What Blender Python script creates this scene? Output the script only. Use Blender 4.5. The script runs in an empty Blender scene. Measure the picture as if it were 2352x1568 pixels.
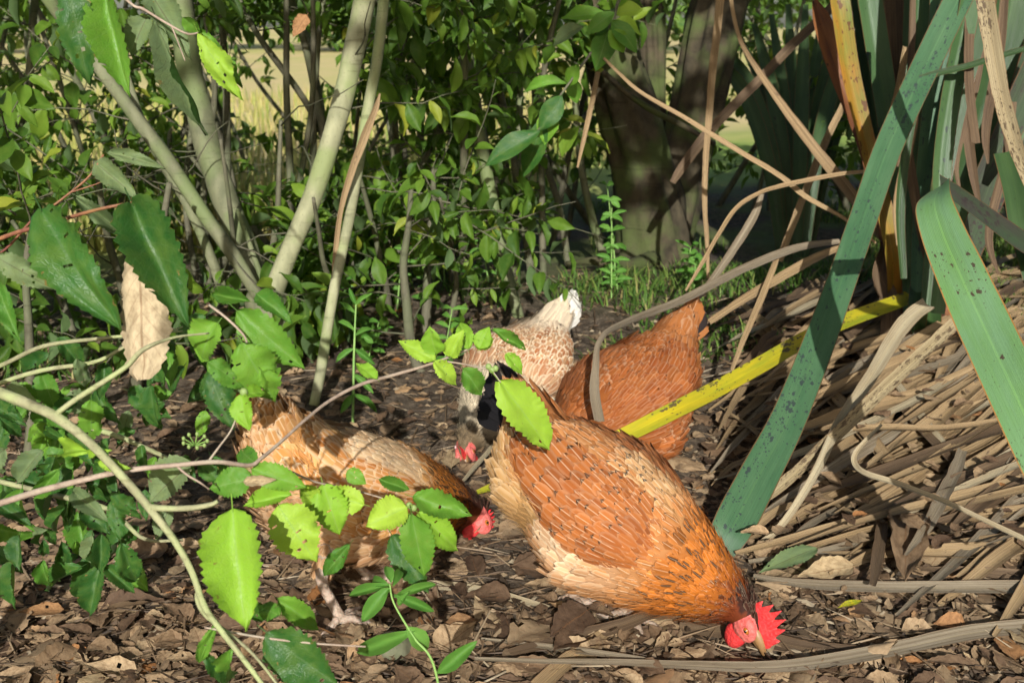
import bpy, math, random
import numpy as np
from mathutils import Vector, Matrix, noise as mnoise

# ------------------------------------------------------------------ camera, sky, sun, exposure
scene = bpy.context.scene
COL = scene.collection
F = 2330.0                      # focal length in pixels of the 2352 x 1568 working frame
PITCH = math.radians(16.5)
CAM = Vector((0, 0, 0.72))
RIGHT = Vector((1, 0, 0)); FWD = Vector((0, math.cos(PITCH), -math.sin(PITCH))); UP = Vector((0, math.sin(PITCH), math.cos(PITCH)))
cd = bpy.data.cameras.new('camera'); cam = bpy.data.objects.new('camera', cd); COL.objects.link(cam)
cd.sensor_width = 22.2; cd.lens = 22.2 * F / 2352.0; cd.clip_start = 0.02; cd.clip_end = 400
cam.location = CAM; cam.rotation_euler = (math.pi / 2 - PITCH, 0, 0)
cd.dof.use_dof = True; cd.dof.focus_distance = 1.25; cd.dof.aperture_fstop = 6.3
scene.camera = cam

SUN_EL = math.radians(26)
w = bpy.data.worlds.new('World'); scene.world = w; w.use_nodes = True
nt = w.node_tree; nt.nodes.clear()
sky = nt.nodes.new('ShaderNodeTexSky'); sky.sky_type = 'NISHITA'; sky.sun_disc = False
sky.sun_elevation = SUN_EL; sky.sun_rotation = math.pi; sky.air_density = 1.0; sky.dust_density = 2.5
bg = nt.nodes.new('ShaderNodeBackground'); bg.inputs['Strength'].default_value = 0.085
wo = nt.nodes.new('ShaderNodeOutputWorld')
nt.links.new(sky.outputs[0], bg.inputs[0]); nt.links.new(bg.outputs[0], wo.inputs[0])
sl = bpy.data.lights.new('sun', 'SUN'); sl.energy = 5.0; sl.angle = math.radians(0.5); sl.color = (1.0, 0.985, 0.96)
so = bpy.data.objects.new('sun', sl); COL.objects.link(so); so.rotation_euler = (math.pi / 2 - SUN_EL, 0, 0); so.location = (0, -3, 6)
scene.view_settings.view_transform = 'Standard'; scene.view_settings.look = 'None'
scene.view_settings.gamma = 1.0; scene.view_settings.exposure = 0.34; scene.view_settings.use_curve_mapping = False
scene.render.engine = 'CYCLES'
cy = scene.cycles; cy.use_denoising = True; cy.max_bounces = 4; cy.diffuse_bounces = 2; cy.glossy_bounces = 1; cy.adaptive_threshold = 0.03
cy.transmission_bounces = 3; cy.sample_clamp_indirect = 6; cy.caustics_reflective = False; cy.caustics_refractive = False

# ------------------------------------------------------------------ helpers
rng = np.random.default_rng(7); random.seed(7)
U = lambda a, b: float(rng.uniform(a, b))
def W(px, py, d):                                   # working-frame pixel + depth along the view axis -> world
    return CAM + FWD * d + RIGHT * ((px - 1176) / F * d) - UP * ((py - 784) / F * d)
def proj(p):
    v = Vector(p) - CAM; d = v.dot(FWD)
    if d < 0.05: return (-9e3, -9e3, d)
    return (1176 + F * v.dot(RIGHT) / d, 784 - F * v.dot(UP) / d, d)
def gh(x, y):                                       # ground height
    h = 0.11 * math.exp(-((x - 1.05) ** 2 + (y - 2.35) ** 2) / 0.35)
    h += 0.035 * mnoise.noise((x * 0.9, y * 0.9, 3.1)) + 0.010 * mnoise.noise((x * 5, y * 5, 1.7))
    h += 0.05 * math.exp(-((x + 0.05) ** 2 * 2 + (y - 2.75) ** 2 * 4))
    return h * min(1, max(0.0, (y - 0.6) / 1.2)) if y < 1.8 else h
def G(px, py, lift=0.0):                            # pixel -> point on the ground
    r = (FWD + RIGHT * ((px - 1176) / F) - UP * ((py - 784) / F)).normalized()
    t = 0.3
    for i in range(4000):
        p = CAM + r * t
        if p.z <= gh(p.x, p.y) + lift: return p
        t += 0.004 if t < 5 else 0.03
    return CAM + r * 6
def smooth(pts, n):                                 # Catmull-Rom over rows of any width
    P = np.array(pts, float); m = len(P)
    P = np.vstack([2 * P[0] - P[1], P, 2 * P[-1] - P[-2]])
    out = []
    for t in np.linspace(0, m - 1, n):
        i = min(int(t), m - 2); u = t - i
        a, b, c, d = P[i], P[i + 1], P[i + 2], P[i + 3]
        out.append(0.5 * ((2 * b) + (c - a) * u + (2 * a - 5 * b + 4 * c - d) * u * u + (3 * b - a - 3 * c + d) * u ** 3))
    return np.array(out)
def norm(a): a = np.asarray(a, float); return a / (np.linalg.norm(a, axis=-1, keepdims=True) + 1e-12)
def mesh(name, V, Fc, uv=None, attrs=None, mats=(), smooth_=True, fmat=None):
    me = bpy.data.meshes.new(name)
    V = np.asarray(V, float)
    me.from_pydata(V.tolist(), [], [list(map(int, f)) for f in Fc] if not isinstance(Fc, np.ndarray) else Fc.tolist())
    if uv is not None:
        ul = me.uv_layers.new(name='UVMap'); idx = np.empty(len(me.loops), int); me.loops.foreach_get('vertex_index', idx)
        ul.data.foreach_set('uv', np.asarray(uv, np.float32)[idx].ravel())
    for k, a in (attrs or {}).items():
        a = np.asarray(a, np.float32)
        if a.ndim == 1:
            at = me.attributes.new(k, 'FLOAT', 'POINT'); at.data.foreach_set('value', a)
        else:
            at = me.attributes.new(k, 'FLOAT_COLOR', 'POINT'); at.data.foreach_set('color', a.ravel())
    for m in mats: me.materials.append(m)
    if fmat is not None: me.polygons.foreach_set('material_index', np.asarray(fmat, np.int32))
    if smooth_: me.polygons.foreach_set('use_smooth', np.ones(len(me.polygons), bool))
    me.update(); return me
def obj(name, me, parent=None, mw=None):
    o = bpy.data.objects.new(name, me); COL.objects.link(o)
    if parent is not None:
        o.parent = parent
        M = mw if mw is not None else Matrix()
        o.matrix_basis = PW[parent.name].inverted() @ M
        PW[o.name] = M
    else:
        if mw is not None: o.matrix_basis = mw
        PW[o.name] = mw.copy() if mw is not None else Matrix()
    return o
PW = {}
def tag(o, label, cat, group=None):
    o['label'] = label; o['category'] = cat
    if group: o['group'] = group
    return o
def root(name, loc, label, cat, group=None):
    o = bpy.data.objects.new(name, None); COL.objects.link(o); o.location = loc; o.empty_display_size = 0.05
    PW[o.name] = Matrix.Translation(Vector(loc)); return tag(o, label, cat, group)
def stuff(o): o['kind'] = 'stuff'; return o
def tube_geo(P, R, sides=9, wob=0.0, seed=0):
    P = np.asarray(P, float); n = len(P)
    T = norm(np.gradient(P, axis=0)); ref = np.array([0.31, -0.9, 0.29]); V = []; uv = []
    L = np.concatenate([[0], np.cumsum(np.linalg.norm(np.diff(P, axis=0), axis=1))])
    for i in range(n):
        a = norm(np.cross(T[i], ref)); b = np.cross(T[i], a)
        for k in range(sides):
            th = 2 * math.pi * k / sides
            rr = R[i] * (1 + wob * mnoise.noise((math.cos(th) * 1.3 + seed, math.sin(th) * 1.3, L[i] * 9)))
            V.append(P[i] + (a * math.cos(th) + b * math.sin(th)) * rr); uv.append((k / sides, L[i]))
    Fc = [[i * sides + k, i * sides + (k + 1) % sides, (i + 1) * sides + (k + 1) % sides, (i + 1) * sides + k] for i in range(n - 1) for k in range(sides)]
    Fc.append(list(range(sides))[::-1]); Fc.append([(n - 1) * sides + k for k in range(sides)])
    return np.array(V), Fc, np.array(uv)
def tube(name, pts, radii, mat, parent, n=None, sides=9, wob=0.12):
    n = n or max(6, len(pts) * 6)
    S = smooth([list(p) + [r] for p, r in zip(pts, radii)], n)
    V, Fc, uv = tube_geo(S[:, :3], np.maximum(S[:, 3], 4e-4), sides, wob, U(0, 50))
    return obj(name, mesh(name, V, Fc, uv, None, [mat]), parent)
def pxtube(name, pts, mat, parent, sides=9, wob=0.12):      # pts: (px, py, d, width_px)
    return tube(name, [W(a, b, d) for a, b, d, _ in pts], [0.5 * wd * d / F for _, _, d, wd in pts], mat, parent, None, sides, wob)

# ------------------------------------------------------------------ materials
class N:
    def __init__(s, name):
        s.m = bpy.data.materials.new(name); s.m.use_nodes = True; s.t = s.m.node_tree; s.t.nodes.clear()
        s.out = s.n('ShaderNodeOutputMaterial')
    def n(s, typ, **kw):
        x = s.t.nodes.new(typ)
        for k, v in kw.items(): setattr(x, k, v)
        return x
    def put(s, inp, v):
        if v is None: return
        if isinstance(v, bpy.types.NodeSocket): s.t.links.new(v, inp)
        elif isinstance(v, (tuple, list)): inp.default_value = (*v, 1) if len(v) == 3 and len(inp.default_value) == 4 else v
        else: inp.default_value = v
    def math(s, op, a, b=None, c=None, clamp=False):
        x = s.n('ShaderNodeMath', operation=op, use_clamp=clamp)
        for i, v in enumerate((a, b, c)): s.put(x.inputs[i], v)
        return x.outputs[0]
    def mix(s, f, a, b, blend='MIX'):
        x = s.n('ShaderNodeMix', data_type='RGBA', blend_type=blend)
        s.put(x.inputs[0], f); s.put(x.inputs[6], a); s.put(x.inputs[7], b); return x.outputs[2]
    def ramp(s, f, stops, interp='LINEAR'):
        x = s.n('ShaderNodeValToRGB'); s.put(x.inputs[0], f); r = x.color_ramp; r.interpolation = interp
        while len(r.elements) < len(stops): r.elements.new(0.5)
        for e, (p, c) in zip(r.elements, stops): e.position = p; e.color = (*c, 1) if not isinstance(c, (int, float)) else (c, c, c, 1)
        return x.outputs[0]
    def noise(s, vec, scale, detail=3, rough=0.55, dist=0.0):
        x = s.n('ShaderNodeTexNoise'); s.put(x.inputs['Vector'], vec); x.inputs['Scale'].default_value = scale
        x.inputs['Detail'].default_value = detail; x.inputs['Roughness'].default_value = rough; x.inputs['Distortion'].default_value = dist
        return x.outputs[0]
    def vor(s, vec, scale, feature='F1'):
        x = s.n('ShaderNodeTexVoronoi', feature=feature); s.put(x.inputs['Vector'], vec); x.inputs['Scale'].default_value = scale; return x
    def uv(s):
        return s.n('ShaderNodeTexCoord').outputs['UV']
    def pos(s): return s.n('ShaderNodeNewGeometry').outputs['Position']
    def gen(s): return s.n('ShaderNodeTexCoord').outputs['Object']
    def sep(s, v):
        x = s.n('ShaderNodeSeparateXYZ'); s.put(x.inputs[0], v); return x.outputs
    def scale(s, v, sc):
        x = s.n('ShaderNodeMapping'); s.put(x.inputs[0], v); x.inputs['Scale'].default_value = sc; return x.outputs[0]
    def off(s, v, o):
        x = s.n('ShaderNodeVectorMath', operation='ADD'); s.put(x.inputs[0], v); s.put(x.inputs[1], o); return x.outputs[0]
    def attr(s, name): return s.n('ShaderNodeAttribute', attribute_name=name)
    def rnd(s):                                                     # per object + per merged piece
        a = s.n('ShaderNodeObjectInfo').outputs['Random']; b = s.attr('rnd').outputs['Fac']
        return s.math('FRACT', s.math('ADD', a, b))
    def bump(s, h, strength=0.3, dist=0.01):
        x = s.n('ShaderNodeBump'); s.put(x.inputs['Height'], h); x.inputs['Strength'].default_value = strength; x.inputs['Distance'].default_value = dist
        return x.outputs[0]
    def bsdf(s, col, rough=0.6, normal=None, spec=0.5, trans=None, tcol=None, coat=0, sss=0, sssr=None, sheen=0):
        b = s.n('ShaderNodeBsdfPrincipled'); s.put(b.inputs['Base Color'], col); s.put(b.inputs['Roughness'], rough)
        if normal is not None: s.put(b.inputs['Normal'], normal)
        b.inputs['Specular IOR Level'].default_value = spec; b.inputs['Coat Weight'].default_value = coat
        b.inputs['Sheen Weight'].default_value = sheen
        if sss: b.inputs['Subsurface Weight'].default_value = sss; b.inputs['Subsurface Radius'].default_value = sssr or (1, .2, .1); b.inputs['Subsurface Scale'].default_value = 0.004
        o = b.outputs[0]
        if trans:
            tr = s.n('ShaderNodeBsdfTranslucent'); s.put(tr.inputs[0], tcol if tcol is not None else col)
            mx = s.n('ShaderNodeMixShader'); mx.inputs[0].default_value = trans
            s.t.links.new(o, mx.inputs[1]); s.t.links.new(tr.outputs[0], mx.inputs[2]); o = mx.outputs[0]
        s.t.links.new(o, s.out.inputs[0]); return s.m

def leaf_mat(name, stops, under, vein, rough=0.35, trans=0.28, veins=True, blot=0.35, spec=0.22):
    n = N(name); uv = n.uv(); u, v, _ = n.sep(uv)
    r = n.rnd()
    base = n.ramp(r, stops)
    obv = n.gen(); nz = n.noise(n.off(n.scale(uv, (2, 4, 1)), r), 1.6, 3)
    base = n.mix(n.math('MULTIPLY', n.ramp(nz, [(.4, 0), (.7, 1)]), blot), base, n.mix(0.5, base, (0.25, 0.3, 0.05)))
    if veins:
        au = n.math('ABSOLUTE', n.math('SUBTRACT', u, 0.5))
        mid = n.math('LESS_THAN', au, 0.022)
        ph = n.math('FRACT', n.math('MULTIPLY', n.math('SUBTRACT', v, n.math('MULTIPLY', au, 0.45)), 8.0))
        side = n.math('LESS_THAN', n.math('ABSOLUTE', n.math('SUBTRACT', ph, 0.5)), 0.035)
        vv = n.math('MAXIMUM', mid, n.math('MULTIPLY', side, 0.55))
        net = n.vor(n.scale(uv, (9, 16, 1)), 1.6, 'DISTANCE_TO_EDGE').outputs[0]
        hgt = n.math('ADD', n.math('MULTIPLY', vv, -0.8), n.ramp(net, [(0, 0), (.15, 1)]))
        base = n.mix(n.math('MULTIPLY', n.ramp(net, [(0, 1), (.07, 0)]), .22), base, vein); base = n.mix(n.math('MULTIPLY', vv, 0.5), base, vein)
        nor = n.bump(hgt, 0.25, 0.001)
    else: nor = n.bump(nz, 0.2, 0.002)
    if veins:
        sp_ = n.noise(n.off(n.scale(uv, (5, 9, 1)), n.math('MULTIPLY', r, 31)), 1.3, 3, .6); ed_ = n.math('MULTIPLY', au, 2.0)
        base = n.mix(n.ramp(n.math('ADD', sp_, n.math('MULTIPLY', n.math('POWER', ed_, 6.0), .09)), [(.70, 0), (.73, .8)]), base, (.20, .13, .04))
    bf = n.n('ShaderNodeNewGeometry').outputs['Backfacing']
    undc = under
    if veins: undc = n.mix(n.math('MULTIPLY', vv, 0.6), under, (0.07, 0.05, 0.03))
    col = n.mix(bf, base, undc)
    rgh = n.math('ADD', n.math('MULTIPLY', bf, 0.3), rough)
    return n.bsdf(col, rgh, nor, spec, trans, n.mix(0.5, base, (0.3, 0.45, 0.03)))
M = {}
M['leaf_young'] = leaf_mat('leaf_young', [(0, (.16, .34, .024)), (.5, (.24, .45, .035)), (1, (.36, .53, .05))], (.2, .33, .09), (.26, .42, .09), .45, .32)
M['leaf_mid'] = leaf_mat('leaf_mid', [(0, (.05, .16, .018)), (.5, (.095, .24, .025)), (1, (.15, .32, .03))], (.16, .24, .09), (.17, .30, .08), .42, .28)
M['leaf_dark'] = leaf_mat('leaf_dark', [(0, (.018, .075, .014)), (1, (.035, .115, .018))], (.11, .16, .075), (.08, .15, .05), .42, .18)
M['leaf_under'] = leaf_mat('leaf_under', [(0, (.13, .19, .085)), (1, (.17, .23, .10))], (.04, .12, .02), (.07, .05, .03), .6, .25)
M['leaf_bush'] = leaf_mat('leaf_bush', [(0, (.035, .09, .012)), (.4, (.065, .145, .016)), (.75, (.11, .21, .022)), (.93, (.18, .29, .03)), (1, (.30, .32, .035))], (.10, .16, .06), (.10, .19, .05), .5, .42, False)
M['leaf_herb'] = leaf_mat('leaf_herb', [(0, (.07, .2, .03)), (1, (.13, .29, .05))], (.14, .26, .09), (.17, .3, .09), .5, .3, False, .2)
M['leaf_canopy'] = leaf_mat('leaf_canopy', [(0, (.03, .09, .014)), (1, (.06, .15, .02))], (.10, .16, .06), (.1, .19, .05), .4, .2, False)

def dry_mat(name, stops, under):
    n = N(name); uv = n.uv(); u, v, _ = n.sep(uv); r = n.rnd()
    base = n.ramp(r, stops)
    au = n.math('ABSOLUTE', n.math('SUBTRACT', u, 0.5)); mid = n.math('LESS_THAN', au, 0.02)
    ph = n.math('FRACT', n.math('MULTIPLY', n.math('SUBTRACT', v, n.math('MULTIPLY', au, 0.5)), 7.0))
    vv = n.math('MAXIMUM', mid, n.math('MULTIPLY', n.math('LESS_THAN', n.math('ABSOLUTE', n.math('SUBTRACT', ph, 0.5)), 0.04), .5))
    nz = n.noise(n.off(n.scale(uv, (2.5, 4, 1)), n.math('MULTIPLY', r, 40)), 2.2, 5, .65)
    base = n.mix(n.ramp(nz, [(.42, 0), (.68, .75)]), base, n.mix(1, base, (.45, .4, .36), 'MULTIPLY'))
    base = n.mix(n.math('MULTIPLY', vv, .45), base, (.16, .075, .03))
    bf = n.n('ShaderNodeNewGeometry').outputs['Backfacing']
    col = n.mix(n.math('MULTIPLY', bf, .5), base, under)
    fine = n.noise(n.scale(uv, (14, 24, 1)), 1.0, 4)
    return n.bsdf(col, .75, n.bump(n.math('ADD', fine, n.math('MULTIPLY', vv, .8)), .6, .0015), .25, .12)
M['dry_leaf'] = dry_mat('dry_leaf', [(0, (.08, .048, .028)), (.25, (.16, .10, .057)), (.55, (.25, .165, .09)), (.8, (.36, .25, .14)), (.9, (.40, .29, .165)), (.96, (.32, .14, .045)), (1, (.40, .30, .165))], (.27, .19, .11))
M['dry_pale'] = dry_mat('dry_pale', [(0, (.45, .35, .20)), (1, (.50, .40, .25))], (.5, .4, .26))

def flax_mat(name, col, col2, spots, spotcol, rough=.32, streak=.25, edge=(.12, .05, .02), trans=.08, ss=1.0):
    n = N(name); uv = n.uv(); u, v, _ = n.sep(uv); r = n.rnd()
    st = n.noise(n.off(n.scale(uv, (34, 1.4, 1)), n.math('MULTIPLY', r, 30)), 1.0, 4, .7)
    nz = n.noise(n.off(n.scale(uv, (1.5, 5, 1)), n.math('MULTIPLY', r, 17)), 1.2, 5, .65)
    base = n.mix(n.ramp(nz, [(.35, 0), (.7, 1)]), col, col2)
    base = n.mix(n.math('MULTIPLY', n.ramp(st, [(.36, 1), (.56, 0)]), streak), base, n.mix(1, base, (.42, .37, .32), 'MULTIPLY'))
    au = n.math('ABSOLUTE', n.math('SUBTRACT', u, .5))
    base = n.mix(n.math('MULTIPLY', n.math('GREATER_THAN', au, .475), .8), base, edge)
    base = n.mix(n.math('MULTIPLY', n.math('LESS_THAN', au, .02), .35), base, n.mix(1, base, (1.5, 1.5, 1.2), 'MULTIPLY'))
    if spots:
        big = n.noise(n.off(n.scale(uv, (1.2, 7, 1)), n.math('MULTIPLY', r, 9)), 1.0, 2)
        m = None
        for sc_, rr_ in (((3.0 * ss, 34 * ss, 1), 1.0), ((7.0 * ss, 95 * ss, 1), .85)):
            sv_ = n.off(n.scale(uv, sc_), n.math('MULTIPLY', r, 23))
            wv_ = n.n('ShaderNodeTexNoise'); n.put(wv_.inputs['Vector'], sv_); wv_.inputs['Scale'].default_value = 2.6; wv_.inputs['Detail'].default_value = 3
            vo = n.vor(n.off(sv_, wv_.outputs[1]), 1.0); cell = n.sep(vo.outputs['Color'])[0]
            rad = n.math('MULTIPLY', n.math('MULTIPLY', cell, cell), n.math('MULTIPLY', n.ramp(big, [(.32, 0.12), (.64, 1)]), spots * rr_))
            mm = n.ramp(n.math('SUBTRACT', rad, vo.outputs['Distance']), [(0, 0), (.06, 1)])
            m = mm if m is None else n.math('MAXIMUM', m, mm)
        base = n.mix(n.math('MULTIPLY', m, .88), base, spotcol)
    fine = n.n('ShaderNodeTexWave'); n.put(fine.inputs[0], n.scale(uv, (9, .15, 1))); fine.inputs['Scale'].default_value = 1.0; fine.inputs['Distortion'].default_value = .6
    nor = n.bump(n.math('ADD', n.math('MULTIPLY', st, .7), n.math('MULTIPLY', fine.outputs[1], .5)), .28, .0015)
    return n.bsdf(base, rough, nor, .22, trans)
M['flax_green'] = flax_mat('flax_green', (.045, .095, .032), (.07, .125, .045), .42, (.02, .03, .025), .36)
M['flax_blue'] = flax_mat('flax_blue', (.045, .11, .05), (.075, .15, .07), .62, (.03, .04, .04), .4, .3, ss=2.4)
M['flax_lime'] = flax_mat('flax_lime', (.11, .22, .07), (.13, .24, .12), .55, (.05, .02, .02), .34, .2, (.3, .12, .03), ss=2.6)
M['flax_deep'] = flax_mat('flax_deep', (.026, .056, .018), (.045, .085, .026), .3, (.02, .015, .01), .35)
M['flax_yellow'] = flax_mat('flax_yellow', (.42, .34, .015), (.18, .24, .02), .8, (.06, .04, .03), .4, .12, (.25, .2, .02))
M['flax_orange'] = flax_mat('flax_orange', (.30, .14, .018), (.14, .17, .028), .5, (.09, .03, .01), .4, .35)
M['flax_brown'] = flax_mat('flax_brown', (.10, .035, .015), (.26, .10, .025), .5, (.03, .012, .008), .45, .4)
M['flax_purple'] = flax_mat('flax_purple', (.04, .07, .03), (.05, .045, .036), .8, (.035, .022, .022), .6, .5, ss=1.6)
def dead_flax(name, a, b, spots=.35):
    return flax_mat(name, a, b, spots, (.085, .055, .035), .7, 1.0, (.16, .095, .05), .05)
M['dead_speckled'] = flax_mat('dead_speckled', (.33, .27, .155), (.25, .19, .10), .95, (.07, .045, .025), .65, .8, (.2, .11, .05), .05, ss=2.2)
M['dead_tan'] = dead_flax('dead_tan', (.37, .265, .14), (.25, .17, .088))
M['dead_grey'] = dead_flax('dead_grey', (.27, .225, .155), (.16, .125, .08))
M['dead_brown'] = dead_flax('dead_brown', (.155, .105, .06), (.085, .055, .033))
M['dead_pale'] = dead_flax('dead_pale', (.44, .38, .25), (.34, .27, .16), .2)

def bark_mat(name, a, b, lichen, lam, sc=30, rough=.75, bs=.35, warm=None):
    n = N(name); p = n.pos(); r = n.n('ShaderNodeObjectInfo').outputs['Random']
    n1 = n.noise(n.scale(p, (1, 1, .45)), sc, 5, .6); n2 = n.noise(p, sc * .35, 3); n3 = n.noise(p, sc * 3.2, 3)
    col = n.mix(n.ramp(n1, [(.35, 0), (.65, 1)]), a, b)
    col = n.mix(n.math('MULTIPLY', n.ramp(n2, [(.45, 0), (.62, 1)]), lam), col, lichen)
    sp = n.vor(n.scale(p, (1, 1, 1.0)), sc * 4.5).outputs['Distance']
    col = n.mix(n.math('MULTIPLY', n.ramp(sp, [(.12, 1), (.25, 0)]), .35), col, n.mix(1, col, (.45, .42, .35), 'MULTIPLY'))
    rg = n.noise(n.scale(p, (.6, .6, 6)), sc * .5, 2, .5); col = n.mix(n.math('MULTIPLY', n.ramp(rg, [(.62, 0), (.68, 1)]), .45), col, n.mix(1, col, (.45, .42, .36), 'MULTIPLY'))
    h = n.math('ADD', n.math('ADD', n1, n.math('MULTIPLY', rg, .4)), n.math('MULTIPLY', n3, .5))
    return n.bsdf(col, rough, n.bump(h, bs, .004), .3)
M['bark_pale'] = bark_mat('bark_pale', (.20, .20, .11), (.32, .315, .18), (.20, .24, .09), .8, 26)
M['bark_grey'] = bark_mat('bark_grey', (.10, .105, .055), (.18, .18, .10), (.13, .17, .06), .8, 26)
M['bark_lichen'] = bark_mat('bark_lichen', (.20, .19, .10), (.32, .31, .17), (.33, .38, .16), .85, 60, .8, .6)
M['bark_twig'] = bark_mat('bark_twig', (.26, .19, .14), (.40, .31, .23), (.36, .33, .24), .5, 70, .6)
M['bark_red'] = bark_mat('bark_red', (.16, .055, .04), (.28, .13, .06), (.25, .16, .05), .4, 60, .5)
M['bark_dark'] = bark_mat('bark_dark', (.026, .021, .012), (.078, .062, .035), (.062, .082, .022), .95, 18, .9, 1.0)
M['bark_under'] = bark_mat('bark_under', (.07, .065, .04), (.13, .12, .075), (.11, .13, .06), .5, 34)
M['stem_green'] = bark_mat('stem_green', (.16, .30, .07), (.24, .38, .1), (.2, .33, .08), .4, 60, .6, .15)

def ground_mat():
    n = N('ground_soil'); p = n.pos(); x, y, z = n.sep(p)
    n1 = n.noise(p, 7, 6, .65); n2 = n.noise(p, 45, 5, .7); n3 = n.noise(p, 170, 3, .6)
    soil = n.mix(n.ramp(n1, [(.35, 0), (.7, 1)]), (.035, .025, .016), (.085, .062, .042))
    soil = n.mix(n.ramp(n2, [(.45, 0), (.7, .8)]), soil, (.20, .15, .10))
    soil = n.mix(n.ramp(n3, [(.58, 0), (.7, .6)]), soil, (.27, .22, .16))
    moss = n.ramp(n.noise(p, 2.2, 4), [(.42, 0), (.58, 1)])
    far = n.ramp(n.math('MULTIPLY', y, .1), [(.24, 0), (.34, 1)])
    soil = n.mix(n.math('MULTIPLY', n.math('MULTIPLY', moss, far), .8), soil, n.mix(n2, (.07, .11, .025), (.15, .18, .055)))
    gr = n.mix(n.ramp(n.noise(p, 1.1, 4), [(.4, 0), (.6, 1)]), (.22, .32, .06), (.38, .40, .11))
    straw = n.mix(n.ramp(n.noise(n.scale(p, (1, .3, 1)), .6, 4), [(.4, 0), (.65, 1)]), (.58, .46, .22), (.46, .44, .15))
    edge = n.math('ADD', n.math('MULTIPLY', x, -.8), n.math('ADD', y, n.math('MULTIPLY', n.noise(p, .8, 3), 1.6)))
    f1 = n.ramp(n.math('MULTIPLY', edge, .1), [(.50, 0), (.58, 1)])
    f2 = n.ramp(n.math('MULTIPLY', edge, .1), [(.70, 0), (.85, 1)])
    col = n.mix(f2, n.mix(f1, soil, gr), straw)
    return n.bsdf(col, .9, n.bump(n.math('ADD', n1, n.math('ADD', n.math('MULTIPLY', n2, .5), n.math('MULTIPLY', n3, .2))), .9, .012), .2)
M['ground'] = ground_mat()
def grass_mat(name, stops):
    n = N(name); r = n.rnd(); return n.bsdf(n.ramp(r, stops), .6, None, .3, .3)
M['grass'] = grass_mat('grass', [(0, (.05, .12, .02)), (.5, (.10, .19, .03)), (.85, (.18, .26, .05)), (1, (.32, .27, .1))])
M['straw'] = grass_mat('straw', [(0, (.22, .32, .05)), (.4, (.40, .40, .11)), (1, (.58, .46, .2))])
M['chips'] = grass_mat('chips', [(0, (.04, .026, .015)), (.4, (.12, .077, .044)), (.75, (.24, .16, .09)), (.93, (.36, .265, .16)), (1, (.44, .36, .24))])

def feather_mat():
    n = N('feather'); uv = n.uv(); u, v, _ = n.sep(uv)
    c = n.attr('fcol').outputs['Color']; pa = n.attr('fpar'); pr, pg, pb = n.sep(pa.outputs['Vector']); al = pa.outputs['Alpha']
    au = n.math('MULTIPLY', n.math('ABSOLUTE', n.math('SUBTRACT', u, .5)), 2.0)
    barb = n.n('ShaderNodeTexWave'); barb.bands_direction = 'Y'; barb.inputs['Scale'].default_value = 9.0; barb.inputs['Distortion'].default_value = 2.2; barb.inputs['Detail'].default_value = 2
    cx = n.n('ShaderNodeCombineXYZ'); n.put(cx.inputs[0], n.math('MULTIPLY', u, 1.0)); n.put(cx.inputs[1], n.math('SUBTRACT', v, n.math('MULTIPLY', au, .22)))
    n.put(barb.inputs[0], cx.outputs[0]); bw = barb.outputs[1]
    col = n.mix(n.math('MULTIPLY', bw, .28), c, n.mix(1, c, (.55, .5, .45), 'MULTIPLY'))
    nz = n.noise(n.off(n.scale(uv, (3, 3, 1)), n.pos()), 2.5, 2)
    # pale fringe
    e1 = n.math('MAXIMUM', n.ramp(au, [(.5, 0), (.8, 1)]), n.ramp(v, [(.80, 0), (.92, 1)]))
    col = n.mix(n.math('MULTIPLY', e1, pb), col, (.76, .62, .42))
    # dark centre streak
    ce = n.math('MULTIPLY', n.ramp(au, [(.22, 1), (.5, 0)]), n.ramp(v, [(.3, 0), (.5, 1)]))
    col = n.mix(n.math('MULTIPLY', ce, al), col, (.022, .013, .008))
    # dark tip fleck
    tp = n.math('MULTIPLY', n.ramp(n.math('ADD', v, n.math('MULTIPLY', n.math('SUBTRACT', nz, .5), .15)), [(.84, 0), (.88, 1)]), n.ramp(au, [(.45, 1), (.75, 0)]))
    col = n.mix(n.math('MULTIPLY', tp, pg), col, (.018, .012, .008))
    # pale quill; on the upper neck it also carries painted glints
    sh = n.math('MULTIPLY', n.ramp(au, [(.05, 1), (.12, 0)]), n.ramp(v, [(.25, 0), (.4, 1)]))
    col = n.mix(n.math('MULTIPLY', n.math('MULTIPLY', sh, pr), .8), col, (.80, .66, .46))
    return n.bsdf(col, .68, n.bump(n.math('ADD', bw, n.math('MULTIPLY', sh, 1.2)), .35, .0008), .18, .10)
M['feather'] = feather_mat()
def skin_mat(name, a, b, sc=220, rough=.5, bs=.5):
    n = N(name); p = n.gen(); vo = n.vor(p, sc).outputs['Distance']; nz = n.noise(p, sc * .25, 4)
    return n.bsdf(n.mix(n.ramp(nz, [(.3, 0), (.7, 1)]), a, b), rough, n.bump(n.math('ADD', vo, nz), bs, .0012), .4, None, None, 0, .15, (1, .25, .15))
M['comb'] = skin_mat('comb', (.50, .022, .026), (.66, .05, .045), 260, .6, .8)
M['face'] = skin_mat('face', (.46, .07, .06), (.62, .16, .13), 200, .6, 1.0)
M['earlobe'] = skin_mat('earlobe', (.7, .35, .32), (.78, .62, .58), 200)
M['shank'] = skin_mat('shank', (.22, .15, .10), (.44, .34, .26), 260, .6, 1.0)
def plain(name, col, rough=.5, spec=.5): n = N(name); return n.bsdf(col, rough, None, spec)
def beak_mat():
    n = N('beak'); p = n.gen(); nz = n.noise(p, 90, 4)
    return n.bsdf(n.mix(nz, (.15, .07, .025), (.34, .20, .08)), .45, None, .5)
M['beak'] = beak_mat(); M['iris'] = plain('iris', (.35, .12, .02), .15); M['pupil'] = plain('pupil', (.006, .005, .004), .1)
M['claw'] = plain('claw', (.2, .14, .1), .4); M['bud'] = plain('bud', (.20, .28, .08), .6)

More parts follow.
